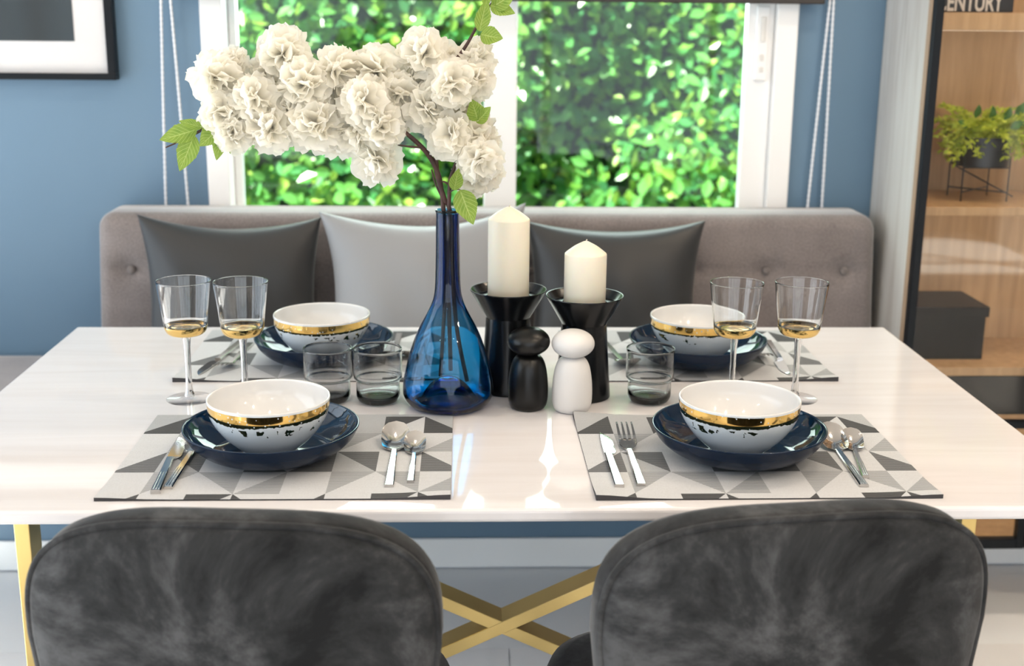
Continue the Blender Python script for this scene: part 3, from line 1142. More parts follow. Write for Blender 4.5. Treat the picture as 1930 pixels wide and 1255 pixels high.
def bowl_mesh(mat_out):
    q = MB()
    outp = smooth_prof([(0.036, 0.0045), (0.045, 0.0110), (0.0610, 0.0255), (0.0745, 0.0435), (0.0822, 0.0600), (0.0844, 0.0765)], 7)
    inp = smooth_prof([(0.0815, 0.0790), (0.0792, 0.0610), (0.0712, 0.0450), (0.0572, 0.0275), (0.0400, 0.0140), (0.022, 0.0085), (0.0, 0.0075)], 6)
    prof = [(0.0, 0.002, 0), (0.034, 0.002, 0), (0.035, 0.0, 0), (0.038, 0.0, 0), (0.0375, 0.003, 0)] + [(r, z, 0) for r, z in outp]
    prof += [(0.0846, 0.0785, 1), (0.0840, 0.0803, 1), (0.0828, 0.0803, 1)] + [(r, z, 1) for r, z in inp]
    q.lathe(prof, 96)
    me = mesh('bowl', q.v, q.f, q.mi)
    for p2 in me.polygons:
        p2.use_smooth = True
    me.materials.append(mat_out); me.materials.append(MAT['white_china'])
    return me
SET = {'front left': (-0.310, -0.272, 0.4), 'front right': (0.345, -0.280, 0.7), 'back left': (-0.290, 0.216, 2.2), 'back right': (0.374, 0.204, 3.3)}
for k, (where, (x, y, a)) in enumerate(SET.items()):
    o = bpy.data.objects.new('plate', pm)
    COL.objects.link(o)
    o.location = (x, y, TM)
    tag(o, 'navy glazed deep plate at the %s setting' % where, 'plate', 'navy plates')
    o = bpy.data.objects.new('bowl', bowl_mesh(china_out('gold_rimmed_china_%d' % k, k + 1.3)))
    COL.objects.link(o)
    o.location = (x - 0.002, y - 0.004, TM + 0.0072)
    o.rotation_euler = (0, 0, a)
    tag(o, 'white china bowl with gold flaked rim at the %s setting' % where, 'bowl', 'gold rimmed bowls')

# ------------------------------------------------------------------ cutlery (local +Y runs from the handle end to the tip)
def handle(q, L, w0, w1, th, mi=0, ribs=True, z0=0.0):
    n = 10
    rows = []
    for i in range(n + 1):
        t = i / n
        w = w0 + (w1 - w0) * t
        y = L * t
        rows.append([(-w / 2, y, z0), (-w / 2, y, z0 + th * 0.75), (-w / 2 + 0.0012, y, z0 + th), (w / 2 - 0.0012, y, z0 + th), (w / 2, y, z0 + th * 0.75), (w / 2, y, z0)])
    k = len(q.v)
    for r in rows:
        q.v += r
    for i in range(n):
        for j in range(6):
            j2 = (j + 1) % 6
            q.f.append((k + i * 6 + j, k + (i + 1) * 6 + j, k + (i + 1) * 6 + j2, k + i * 6 + j2)); q.mi.append(mi)
    q.f.append(tuple(k + j for j in range(6))); q.mi.append(mi)
    q.f.append(tuple(k + n * 6 + j for j in reversed(range(6)))); q.mi.append(mi)
    if ribs:
        for s in (-0.28, 0.0, 0.28):
            wm = w0
            q.box(s * wm - 0.0007, s * wm + 0.0007, 0.004, L * 0.52, z0 + th - 0.0003, z0 + th + 0.0006, mi)
def ribbon(q, path, mi=0):
    """path: (y, z, halfwidth, sag, thick) – a cupped strip"""
    n = 10
    k = len(q.v)
    for (y, z, w, sag, th) in path:
        for side in (1, 0):
            for j in range(n + 1):
                u = -1 + 2 * j / n
                q.v.append((w * u, y, z - sag * (1 - u * u) + (th if side else 0)))
    m_ = 2 * (n + 1)
    for i in range(len(path) - 1):
        a, b_ = k + i * m_, k + (i + 1) * m_
        for j in range(n):
            q.f.append((a + j, a + j + 1, b_ + j + 1, b_ + j)); q.mi.append(mi)
            q.f.append((a + n + 1 + j, b_ + n + 1 + j, b_ + n + 2 + j, a + n + 2 + j)); q.mi.append(mi)
        q.f.append((a, b_, b_ + n + 1, a + n + 1)); q.mi.append(mi)
        q.f.append((a + n, a + 2 * n + 1, b_ + 2 * n + 1, b_ + n)); q.mi.append(mi)
    for a, rev in ((k, False), (k + (len(path) - 1) * m_, True)):
        for j in range(n):
            fc = (a + j, a + n + 1 + j, a + n + 2 + j, a + j + 1)
            q.f.append(fc[::-1] if rev else fc); q.mi.append(mi)
def make_spoon(sc=1.0):
    root = empty('spoon')
    q = MB(); handle(q, 0.138 * sc, 0.0125 * sc, 0.0085 * sc, 0.0042)
    q.build('handle', MAT['steel'], root)
    q = MB()
    path = []
    L0, LB, W = 0.134 * sc, 0.068 * sc, 0.0205 * sc
    for i in range(23):
        t = i / 22
        prof = max(0.0, 1 - abs(2 * t - 1.0) ** 3.4) ** 0.5
        w = max(0.0036 * sc * (1 - t), W * prof * (0.92 + 0.10 * t))
        y = L0 + LB * t
        z = 0.0030 + (0.020 * sc) * t - 0.004 * sin(pi * t) * sc
        sag = 0.0075 * sc * sin(pi * min(1, t * 1.02)) ** 0.8 if 0 < t < 1 else 0
        path.append((y, max(z, sag + 0.0006), max(w, 0.0006), sag, 0.0011))
    ribbon(q, path)
    q.build('bowl_end', MAT['steel'], root, smooth=True, auto=60)
    return root
def make_fork():
    root = empty('fork')
    q = MB(); handle(q, 0.138, 0.0125, 0.0085, 0.0042)
    q.build('handle', MAT['steel'], root)
    q = MB()
    path = []
    for i in range(9):
        t = i / 8
        w = 0.0042 + 0.0088 * min(1, (t * 1.8)) ** 0.6
        path.append((0.134 + 0.028 * t, 0.0025 + 0.007 * t, w, 0.0018 * sin(pi * t * 0.5), 0.0014))
    ribbon(q, path)
    for k in range(4):
        xc = -0.0108 + 0.0072 * k
        pts = []
        for i in range(7):
            t = i / 6
            pts.append((0.161 + 0.047 * t, 0.0095 + 0.013 * t - 0.004 * t * t, 0.0021 * (1 - 0.45 * t)))
        kk = len(q.v)
        for y, z, w in pts:
            q.v += [(xc - w, y, z), (xc + w, y, z), (xc + w, y, z + 0.0014), (xc - w, y, z + 0.0014)]
        for i in range(6):
            for j in range(4):
                j2 = (j + 1) % 4
                q.f.append((kk + i * 4 + j, kk + i * 4 + j2, kk + (i + 1) * 4 + j2, kk + (i + 1) * 4 + j)); q.mi.append(0)
        q.f.append((kk, kk + 3, kk + 2, kk + 1)); q.mi.append(0)
        e = kk + 24
        q.f.append((e, e + 1, e + 2, e + 3)); q.mi.append(0)
    q.build('tines', MAT['steel'], root)
    return root
def make_knife():
    root = empty('knife')
    q = MB(); handle(q, 0.125, 0.0130, 0.0105, 0.0060)
    q.build('handle', MAT['steel'], root)
    q = MB()
    L0, LB = 0.1245, 0.094
    n = 18
    k = len(q.v)
    for i in range(n + 1):
        t = i / n
        y = L0 + LB * t
        xb = -0.0052 + 0.004 * t * t                    # spine
        xe = 0.0055 + 0.0075 * min(1, t * 7) ** 0.7      # cutting edge
        if t > 0.55:
            xe -= (xe - xb - 0.0018) * ((t - 0.55) / 0.45) ** 2.4
        z = 0.0012
        q.v += [(xb, y, z + 0.0022), (xe, y, z + 0.0004), (xe, y, z), (xb, y, z)]
    for i in range(n):
        for j in range(4):
            j2 = (j + 1) % 4
            q.f.append((k + i * 4 + j, k + (i + 1) * 4 + j, k + (i + 1) * 4 + j2, k + i * 4 + j2)); q.mi.append(0)
    q.f.append((k, k + 1, k + 2, k + 3)); q.mi.append(0)
    e = k + n * 4
    q.f.append((e + 3, e + 2, e + 1, e)); q.mi.append(0)
    q.build('blade', MAT['steel'], root)
    return root
PROTO = {'knife': make_knife(), 'fork': make_fork(), 'spoon': make_spoon(1.0), 'teaspoon': make_spoon(0.78)}
used = set()
def put(kind, x, y, deg, label):
    """(x, y): handle end; deg: heading of the piece, 90 = away from the viewer"""
    if kind in used:
        o = copy_tree(PROTO[kind])
    else:
        o = PROTO[kind]
        used.add(kind)
    if kind == 'teaspoon':
        o.name = 'teaspoon'
        for ch in o.children:
            ch.name = ch.name
    o.location = (x, y, TM + 0.0002)
    o.rotation_euler = (0, 0, radians(deg - 90))
    tag(o, label, {'teaspoon': 'spoon'}.get(kind, kind), 'cutlery')
    return o
put('knife', -0.4385, -0.418, 94.0, 'steel knife lying left of the front left plate')
put('fork', -0.4265, -0.402, 89.0, 'steel fork half under the front left plate rim')
put('spoon', -0.140, -0.398, 90.2, 'larger steel spoon right of the front left plate')
put('teaspoon', -0.1125, -0.383, 89.6, 'smaller steel spoon right of the front left plate')
put('knife', 0.1625, -0.405, 90.5, 'steel knife lying left of the front right plate')
put('fork', 0.1925, -0.398, 89.6, 'steel fork with tines up left of the front right plate')
put('spoon', 0.488, -0.405, 88.0, 'larger steel spoon right of the front right plate')
put('teaspoon', 0.500, -0.373, 81.0, 'smaller steel spoon right of the front right plate')
put('knife', -0.4575, 0.334, -99.0, 'steel knife lying left of the back left plate')
put('fork', -0.4385, 0.324, -95.0, 'steel fork beside the knife left of the back left plate')
put('spoon', -0.166, 0.395, -91.0, 'larger steel spoon right of the back left plate')
put('teaspoon', -0.128, 0.365, -95.0, 'smaller steel spoon right of the back left plate')
put('knife', 0.5335, 0.336, -93.5, 'steel knife lying right of the back right plate')
put('fork', 0.506, 0.385, -93.5, 'steel fork between plate and knife at the back right setting')
put('spoon', 0.221, 0.345, -82.0, 'steel spoon left of the back right plate')

# ------------------------------------------------------------------ glasses
def wine_glass(x, y, label):
    g = tag(empty('wine_glass', (x, y, T)), label, 'wine glass', 'gold bottomed wine glasses')
    q = MB()
    outp = [(0.0, 0.1060)] + smooth_prof([(0.006, 0.1062), (0.020, 0.1070), (0.0285, 0.1105), (0.0325, 0.1170), (0.0342, 0.1260), (0.0372, 0.1500), (0.0405, 0.1760), (0.0425, 0.1940)], 4)
    rim = [(0.0424, 0.1948), (0.0414, 0.1948)]
    inp = smooth_prof([(0.0412, 0.1940), (0.0392, 0.1760), (0.0359, 0.1500), (0.0328, 0.1270), (0.0300, 0.1210), (0.0240, 0.1180), (0.0, 0.1168)], 4)
    q.lathe(outp + rim + inp, 64)
    q.build('cup', MAT['clear_solid'], g, smooth=True)
    q = MB()
    gp = smooth_prof([(0.0, 0.1057), (0.020, 0.1066), (0.0288, 0.1102), (0.0329, 0.1169), (0.0340, 0.1225)], 4)
    gi = smooth_prof([(0.0338, 0.1225), (0.0327, 0.1170), (0.0286, 0.1104), (0.020, 0.10685), (0.0, 0.10585)], 4)
    q.lathe(gp + gi, 64)
    q.build('gold_coating', MAT['gold_mirror'], g, smooth=True, auto=50)
    q = MB()
    sp = smooth_prof([(0.0085, 0.1050), (0.0062, 0.0985), (0.0050, 0.0800), (0.0048, 0.0500), (0.0056, 0.0180), (0.0078, 0.0085), (0.0078, 0.0052)], 4)
    q.lathe([(0.0, 0.1052)] + sp + [(0.0, 0.0050)], 32)
    q.build('stem', MAT['clear_solid'], g, smooth=True)
    q = MB()
    fp = smooth_prof([(0.0070, 0.0048), (0.018, 0.0032), (0.030, 0.0022), (0.0365, 0.0014)], 4)
    q.lathe([(0.0, 0.0049)] + fp + [(0.0370, 0.0008), (0.0365, 0.0002), (0.0, 0.0002)], 64)
    q.build('foot', MAT['foot_thin'], g, smooth=True)
    return g
wine_glass(-0.4815, -0.003, 'gold-bottomed wine glass at the far left of the table')
wine_glass(-0.3915, -0.010, 'gold-bottomed wine glass in front of the back left plate')
wine_glass(0.3910, -0.012, 'gold-bottomed wine glass in front of the back right bowl')
wine_glass(0.4960, -0.008, 'gold-bottomed wine glass at the far right of the table')

def tumbler(x, y, label):
    q = MB()
    # heavy foot, a shoulder, then the straight upper wall
    outp = [(0.0, 0.0010, 1), (0.022, 0.0004, 1)] + [(r, z, 1) for r, z in smooth_prof([(0.0245, 0.0), (0.0305, 0.0030), (0.0343, 0.0100), (0.0348, 0.0180), (0.0347, 0.0360)], 4)]
    outp += [(r, z, 0) for r, z in smooth_prof([(0.0352, 0.0378), (0.0376, 0.0400), (0.0385, 0.0440), (0.0385, 0.0650), (0.0386, 0.0886)], 4)]
    rim = [(0.0384, 0.0892, 0), (0.0375, 0.0892, 0)]
    inp = [(r, z, 0) for r, z in smooth_prof([(0.0372, 0.0884), (0.0371, 0.0650), (0.0370, 0.0450), (0.0350, 0.0405), (0.0335, 0.0370)], 4)]
    inp += [(r, z, 1) for r, z in smooth_prof([(0.0332, 0.0350), (0.0330, 0.0200), (0.0300, 0.0120), (0.0200, 0.0095), (0.0, 0.0090)], 4)]
    q.lathe(outp + rim + inp, 64)
    o = q.build('tumbler', [MAT['smoke_glass'], MAT['smoke_glass']], None, smooth=True, loc=(x, y, T + 0.0002))
    tag(o, label, 'tumbler', 'smoked glass tumblers')
tumbler(-0.2580, -0.017, 'smoked glass tumbler left of the pair beside the blue vase')
tumbler(-0.1790, -0.019, 'smoked glass tumbler right next to the blue vase')
tumbler(0.2560, -0.020, 'smoked glass tumbler right of the white mill')

# ------------------------------------------------------------------ vase
q = MB()
outp = smooth_prof([(0.050, 0.0), (0.062, 0.0050), (0.0695, 0.0150), (0.0715, 0.0280), (0.0695, 0.0480), (0.0625, 0.0790), (0.0530, 0.1080), (0.0440, 0.1290), (0.0330, 0.1500), (0.0240, 0.1700), (0.0202, 0.1900), (0.0190, 0.2200), (0.0182, 0.2600), (0.0177, 0.3050), (0.0180, 0.3085), (0.0188, 0.3105)], 5)
rim = [(0.0190, 0.3120), (0.0186, 0.3132), (0.0172, 0.3132)]
inp = smooth_prof([(0.0160, 0.3115), (0.0118, 0.3040), (0.0115, 0.2600), (0.0122, 0.2200), (0.0142, 0.1900), (0.0190, 0.1700), (0.0302, 0.1500), (0.0412, 0.1290), (0.0502, 0.1080), (0.0597, 0.0790), (0.0667, 0.0480), (0.0682, 0.0280), (0.0655, 0.0170), (0.0580, 0.0100), (0.0460, 0.0120), (0.0300, 0.0330), (0.0140, 0.0450), (0.0, 0.0470)], 5)
punt = smooth_prof([(0.0, 0.0420), (0.0140, 0.0400), (0.0280, 0.0270), (0.0400, 0.0070), (0.0460, 0.0)], 5)
q.lathe(punt + outp + rim + inp, 96)
VX, VY = -0.0670, -0.0390
vase = q.build('bottle_vase', MAT['cobalt'], None, smooth=True, loc=(VX, VY, T + 0.0003))
tag(vase, 'tall blue glass bottle vase holding blossom branches', 'vase')

# ------------------------------------------------------------------ candle holders, candles, mills
def holder(x, y, hgt, label):
    q = MB()
    h = hgt
    prof = [(0.0, 0.0), (0.0430, 0.0), (0.0448, 0.0015), (0.0450, 0.0040)]
    prof += smooth_prof([(0.0446, 0.010), (0.0415, 0.050), (0.0385, 0.090), (0.0366, h - 0.048), (0.0364, h - 0.044)], 4)
    prof += [(0.0372, h - 0.0425), (0.0380, h - 0.041), (0.0585, h - 0.0065)] + [(0.0612, h - 0.0015), (0.0622, h + 0.0005), (0.0618, h + 0.0018), (0.0606, h + 0.0016)]
    prof += [(0.0530, h - 0.0095), (0.0512, h - 0.0110), (0.0405, h - 0.0118), (0.0385, h - 0.0125), (0.0380, h - 0.0180), (0.0, h - 0.0185)]
    q.lathe(prof, 80)
    o = q.build('candle_holder', MAT['black_ceramic'], None, smooth=True, loc=(x, y, T + 0.0002), auto=35)
    tag(o, label, 'candle holder', 'black candle holders')
def candle(x, y, z, hgt, r, label):
    c = tag(empty('pillar_candle', (x, y, z)), label, 'candle', 'ivory pillar candles')
    q = MB()
    prof = [(0.0, 0.0), (r - 0.001, 0.0), (r, 0.001), (r, hgt - 0.0215)] + smooth_prof([(r - 0.0003, hgt - 0.0200), (r - 0.0025, hgt - 0.0175), (r * 0.55, hgt - 0.0080), (0.006, hgt - 0.0012), (0.003, hgt)], 4) + [(0.0, hgt)]
    q.lathe(prof, 64)
    q.build('wax_body', MAT['wax'], c, smooth=True, auto=50)
    q = MB(); q.tube([(0, 0, hgt - 0.002), (0.0004, 0, hgt + 0.001), (0.0015, 0, hgt + 0.003)], 0.0009, 6)
    q.build('wick', MAT['wick'], c, smooth=True)
H1, H2 = (0.0300, 0.0440), (0.1510, 0.0090)
holder(*H1, 0.1695, 'black ceramic candle holder with the taller candle')
holder(*H2, 0.1675, 'black ceramic candle holder with the shorter candle')
candle(H1[0], H1[1], T + 0.1516, 0.1535, 0.0335, 'tall ivory pillar candle in black holder')
candle(H2[0], H2[1], T + 0.1496, 0.1065, 0.0335, 'short ivory pillar candle in black holder')
def mill(x, y, mat, label):
    c = tag(empty('spice_mill', (x, y, T + 0.0002)), label, 'mill', 'egg headed spice mills')
    q = MB()
    q.lathe([(0.0, 0.0)] + smooth_prof([(0.0225, 0.0), (0.0268, 0.0025), (0.0302, 0.0100), (0.0315, 0.0225), (0.0311, 0.0420), (0.0288, 0.0620), (0.0253, 0.0755), (0.0195, 0.0845), (0.010, 0.0880), (0.0, 0.0885)], 5), 64)
    q.build('body', mat, c, smooth=True)
    q = MB()
    K = 28
    q.lathe([(0.0335 * abs(sin(pi * k / K)) ** 0.93, 0.1086 - 0.0222 * cos(pi * k / K)) for k in range(K + 1)], 64)
    q.build('head', mat, c, smooth=True)
mill(0.0590, -0.0520, MAT['black_matt'], 'matt black spice mill with egg shaped head')
mill(0.1275, -0.0650, MAT['white_matt'], 'matt white spice mill with egg shaped head')

# ------------------------------------------------------------------ blossom branches in the vase
# branch geometry is set out in a vertical plane through the vase: u to the right, z up, then given depth
def pt(px, py, dy=0.0):
    """point of the arrangement from its drawn outline (0.788 mm per unit, outline centred on the vase neck)"""
    u, w = (px - 844.0) * 0.000800, (397.0 - py) * 0.000838
    return Vector((VX + u * (1 + dy * 0.52) + 0.0, VY + dy, T + 0.3116 + w * (1 + dy * 0.52) - 0.095 * dy))
def spline(pts, per=6):
    return [Vector(p) for p in smooth_prof([tuple(p) for p in pts], per)]
def branch(name, label, path, rads, twigs=()):
    b_ = tag(empty(name, (VX, VY, T + 0.03)), label, 'branch', 'blossom branches')
    q = MB()
    sp = spline(path, 6)
    rr = []
    for i in range(len(sp)):
        t = i / (len(sp) - 1) * (len(rads) - 1)
        k = min(int(t), len(rads) - 2)
        rr.append(rads[k] + (rads[k + 1] - rads[k]) * (t - k))
    q.tube(sp, rr, 8)
    for tw, r in twigs:
        q.tube(spline(tw, 4), [r * (1 - 0.5 * i / (len(tw) * 4)) for i in range(len(tw) * 4 - 3)], 6)
    o = q.build('stem', MAT['bark'], b_, smooth=True)
    o.location = -Vector(b_.location)
    return b_
foot = Vector((VX, VY, T))
def low(dx, dy, z):
    return Vector((VX + dx, VY + dy, T + z))
brA = branch('blossom_branch', 'long blossom branch arching left with leaves at its tip',
             [low(0.004, 0.010, 0.055), low(0.000, 0.004, 0.20), low(-0.0062, 0.001, 0.312), pt(828, 335), pt(810, 298, -0.005), pt(786, 272, -0.01), pt(752, 246, -0.01), pt(700, 212, 0.0), pt(640, 190, 0.005), pt(560, 192, 0.0), pt(480, 215, -0.005), pt(410, 241, -0.005), pt(355, 268, -0.018), pt(318, 283, -0.030)],
             [0.0035, 0.0035, 0.0036, 0.0038, 0.0036, 0.003, 0.0026, 0.0024, 0.0020, 0.0016, 0.0013, 0.0010],
             [([pt(795, 282, -0.01), pt(770, 280, -0.012), pt(751, 277, -0.012)], 0.0020), ([pt(764, 256, -0.01), pt(757, 250, -0.012), pt(770, 245, -0.015)], 0.0016)])
brB = branch('blossom_branch', 'upright blossom branch rising to leaves at the top',
             [low(0.030, 0.018, 0.035), low(0.012, 0.008, 0.14), low(0.0045, 0.0035, 0.30), pt(838, 375), pt(823, 320), pt(826, 235), pt(838, 165), pt(858, 132), pt(880, 102, -0.004), pt(899, 70, -0.004), pt(920, 38, -0.004), pt(945, 8, -0.004)],
             [0.0035, 0.0035, 0.0036, 0.0042, 0.0040, 0.0034, 0.0028, 0.0024, 0.0018, 0.0012],
             [([pt(836, 378), pt(822, 350), pt(814, 322)], 0.0018), ([pt(826, 240), pt(836, 228, -0.01), pt(842, 222, -0.012)], 0.0014)])
brC = branch('blossom_branch', 'short blossom branch leaning right over the vase neck',
             [low(-0.012, -0.006, 0.05), low(0.002, -0.0055, 0.28), low(0.0022, -0.0055, 0.315), pt(849, 345, -0.006), pt(858, 316, -0.008), pt(872, 296, -0.010), pt(900, 285, -0.012)],
             [0.0030, 0.0030, 0.0030, 0.0032, 0.003, 0.0026, 0.0018],
             [([pt(848, 350, -0.006), pt(838, 344, -0.004), pt(832, 345, 0.0)], 0.0018), ([pt(845, 365, -0.006), pt(856, 358, -0.012), pt(868, 357, -0.016)], 0.0011)])

def blossom_mesh(seed, R=0.040):
    """a fluffy double blossom: loose ruffled, notched petals springing from the centre in all directions, facing +Z"""
    r_ = random.Random(seed)
    q = MB()
    count = 46
    for k in range(count):
        # spread over most of the sphere, denser to the front
        cz = 1 - 1.62 * ((k + 0.5) / count)
        a = k * 2.39996 + r_.uniform(-0.35, 0.35)
        th = math.acos(max(-1, min(1, cz))) + r_.uniform(-0.2, 0.2)
        d = Vector((cos(a) * sin(th), sin(a) * sin(th), cos(th)))
        side = Vector((-sin(a), cos(a), 0))
        tw = r_.uniform(-0.9, 0.9)
        nrm = d.cross(side)
        side2 = (side * cos(tw) + nrm * sin(tw)).normalized()
        nrm2 = d.cross(side2)
        LL = R * r_.uniform(0.80, 1.12)
        W = LL * r_.uniform(0.42, 0.60)
        cup = r_.uniform(-0.20, 0.32)
        ph1, ph2 = r_.uniform(0, 6), r_.uniform(0, 6)
        notch = r_.uniform(0.04, 0.16)
        nu, nv = 8, 6
        k0 = len(q.v)
        for i in range(nv + 1):
            t = i / nv
            wid = W * (0.10 + 0.95 * sin(pi * (0.06 + 0.56 * t)) ** 1.1)
            for j in range(nu + 1):
                u = -1 + 2 * j / nu
                ll = LL * t * (1 - (0.16 * u * u - 0.0) * t - notch * exp(-(u / 0.22) ** 2) * t ** 3 - 0.04 * cos(u * 11 + ph2) * t * t)
                ruff = 0.085 * LL * t * t * sin(u * 5.5 + ph1) + 0.035 * LL * t * t * sin(u * 12 + ph2)
                bowl = LL * cup * (u * u * 0.5 + t * t * 0.6 - 0.2 * t)
                q.v.append(tuple(d * ll + side2 * (wid * u) + nrm2 * (bowl + ruff)))
        for i in range(nv):
            for j in range(nu):
                s = k0 + i * (nu + 1) + j
                q.f.append((s, s + 1, s + nu + 2, s + nu + 1)); q.mi.append(0)
    me = mesh('blossom', q.v, q.f, q.mi)
    for p2 in me.polygons:
        p2.use_smooth = True
    me.materials.append(MAT['petal'])
    return me
BM = [blossom_mesh(s) for s in (11, 12, 13, 14, 15)]
# outline px centre, radius, depth, branch
BLOOMS = [(418, 163, 46, 0.00, 'A'), (452, 140, 30, 0.02, 'A'), (428, 222, 42, -0.01, 'A'), (445, 258, 34, -0.02, 'A'), (543, 122, 46, 0.01, 'A'), (512, 168, 40, 0.03, 'A'), (487, 195, 42, -0.015, 'A'), (516, 248, 44, -0.02, 'A'), (470, 240, 38, 0.03, 'A'),
          (580, 172, 46, -0.015, 'A'), (636, 150, 44, 0.00, 'A'), (566, 215, 44, 0.00, 'A'), (598, 240, 50, -0.02, 'A'), (640, 262, 40, 0.02, 'A'), (655, 200, 46, 0.02, 'A'), (715, 152, 48, 0.01, 'A'), (690, 198, 44, -0.03, 'A'), (676, 248, 44, -0.01, 'A'), (712, 305, 44, -0.01, 'A'), (722, 245, 40, -0.03, 'A'),
          (752, 190, 42, 0.00, 'A'), (764, 222, 36, 0.03, 'A'),
          (803, 116, 44, 0.00, 'B'), (832, 132, 36, 0.03, 'B'), (790, 172, 42, 0.02, 'B'), (806, 212, 42, -0.01, 'B'), (828, 240, 32, 0.02, 'B'), (852, 168, 46, -0.02, 'B'), (896, 128, 36, 0.01, 'B'), (898, 162, 34, -0.01, 'B'), (872, 200, 34, 0.02, 'B'),
          (852, 258, 42, -0.02, 'C'), (898, 265, 44, 0.00, 'C'), (905, 300, 40, -0.03, 'C'), (893, 335, 38, 0.01, 'C'), (915, 330, 32, 0.03, 'C')]
rb = random.Random(21)
BR = {'A': brA, 'B': brB, 'C': brC}
for k, (px, py, r, dy, w) in enumerate(BLOOMS):
    o = bpy.data.objects.new('blossom', BM[k % 5])
    COL.objects.link(o)
    par = BR[w]
    o.parent = par
    P = pt(px, py, dy)
    o.location = P - Vector(par.location)
    dirv = Vector((rb.gauss(0, 0.55), -1.0 + rb.gauss(0, 0.25), rb.gauss(0.15, 0.55)))
    e = dirv.to_track_quat('Z', 'Y')
    o.rotation_euler = e.to_euler()
    s = r * 0.000800 / 0.0355
    o.scale = (s, s, s)

def leaf_mesh(L, W, fold=0.25, curl=0.12, serr=9):
    nv, nu = 27, 8
    vs, fs, uvs = [], [], []
    for i in range(nv + 1):
        t = i / nv
        w = W * (sin(pi * t ** 0.78)) ** 0.85 * (1 - 0.25 * t)
        saw = 1 + 0.09 * (((t * serr * 1.5) % 1.0) - 0.3) if 0.06 < t < 0.97 else 1
        for j in range(nu + 1):
            u = -1 + 2 * j / nu
            ww = w * u * (saw if abs(u) > 0.95 else 1)
            vs.append((ww, L * t, fold * abs(ww) + curl * L * (t * t - t) + 0.012 * L * sin(9 * t + 3 * u)))
            uvs.append((t, 0.5 + 0.5 * u))
    for i in range(nv):
        for j in range(nu):
            a = i * (nu + 1) + j
            fs.append((a, a + 1, a + nu + 2, a + nu + 1))
    me = mesh('leaf', vs, fs)
    uvl = me.uv_layers.new(name='UVMap')
    for lp in me.loops:
        uvl.data[lp.index].uv = uvs[lp.vertex_index]
    for p2 in me.polygons:
        p2.use_smooth = True
    me.materials.append(MAT['veined_leaf'])
    return me
LEAVES = [((378, 252), (307, 270), 34, 'A', 0.1), ((372, 262), (341, 326), 36, 'A', 0.3), ((388, 248), (345, 236), 18, 'A', 0.8), ((422, 246), (381, 281), 36, 'A', -0.2), ((426, 252), (411, 306), 26, 'A', 0.5), ((452, 258), (437, 294), 24, 'A', 0.2),
          ((927, 36), (971, 8), 32, 'B', 0.2), ((924, 32), (970, 45), 26, 'B', -0.3), ((904, 77), (919, 20), 26, 'B', 1.0), ((914, 34), (922, 2), 14, 'B', 0.3), ((906, 82), (948, 88), 32, 'B', 0.1), ((902, 233), (890, 194), 32, 'B', 0.2), ((899, 236), (926, 207), 24, 'B', -0.4),
          ((857, 358), (866, 317), 24, 'C', 0.9), ((868, 357), (894, 420), 40, 'C', 0.1)]
for (a, b_, w, br, tw) in LEAVES:
    par = BR[br]
    dy = {'A': -0.012, 'B': -0.02, 'C': -0.022}[br]
    A, B = pt(a[0], a[1], dy), pt(b_[0], b_[1], dy - 0.012)
    L = (B - A).length
    o = bpy.data.objects.new('leaf', leaf_mesh(L, w * 0.00080 * 0.62))
    COL.objects.link(o)
    o.parent = par
    d = (B - A).normalized()
    n = Vector((0.25 * tw, -1, 0.35))
    n = (n - d * n.dot(d)).normalized()
    s = d.cross(n)
    o.rotation_euler = Matrix((s, d, n)).transposed().to_euler()
    o.location = A - Vector(par.location)
# leaf stalks of the left tip and the lower leaf
q = MB()
for a, b_ in (((392, 248), (378, 252)), ((385, 256), (372, 262)), ((418, 238), (424, 250))):
    q.tube([pt(*a, -0.006), pt(*b_, -0.012)], 0.0008, 6)
o = q.build('leaf_stalk', MAT['bark'], brA, smooth=True)
o.location = -Vector(brA.location)

# ------------------------------------------------------------------ display cabinet on the right
CX0, CX1, CY0, CY1, CZ0, CZ1 = 0.916, 1.83, 0.682, 0.973, 0.168, 2.35
cab = tag(empty('display_cabinet', ((CX0 + CX1) / 2, 0.83, CZ0)), 'tall glass-fronted display cabinet with oak interior and whitewashed side', 'cabinet')
def cpart(name, boxes, mat, bevel=0.0012, parent=None):
    q = MB()
    for bx in boxes:
        q.box(*bx)
    o = q.build(name, mat, parent or cab, bevel=bevel)
    if parent is None:
        o.location = -Vector(cab.location)
    return o
cpart('side_panel', [(CX0, CX0 + 0.018, CY0 + 0.020, CY1, CZ0, CZ1)], MAT['whitewash'])
cpart('edge_band', [(CX0, CX0 + 0.018, CY0, CY0 + 0.0195, CZ0, CZ1)], MAT['edge_tan'])
cpart('side_panel', [(CX1 - 0.018, CX1, CY0, CY1, CZ0, CZ1)], MAT['whitewash'])
ix0, ix1 = CX0 + 0.0185, CX1 - 0.0185
cpart('back_panel', [(ix0, ix1, CY1 - 0.012, CY1 - 0.001, CZ0, CZ1)], MAT['oak'])
cpart('bottom_panel', [(ix0, ix1, CY0, CY1 - 0.0125, CZ0 + 0.004, CZ0 + 0.022)], MAT['oak'])
cpart('top_panel', [(ix0, ix1, CY0, CY1 - 0.0125, CZ1 - 0.02, CZ1)], MAT['oak'])
cpart('inner_lining', [(ix0, ix0 + 0.004, CY0, CY1 - 0.0125, CZ0 + 0.023, CZ1 - 0.021)], MAT['oak'])
SHELVES = [(1.326, 1.362), (0.938, 0.957), (0.579, 0.599)]
sy0 = 0.700
for z0, z1 in SHELVES:
    cpart('shelf', [(ix0 + 0.0045, ix1, sy0, CY1 - 0.0125, z0, z1)], MAT['oak'])
dr = cpart('drawer', [(ix0 + 0.0045, ix1, sy0 + 0.004, CY1 - 0.02, 0.487, 0.577)], MAT['dark_panel'])
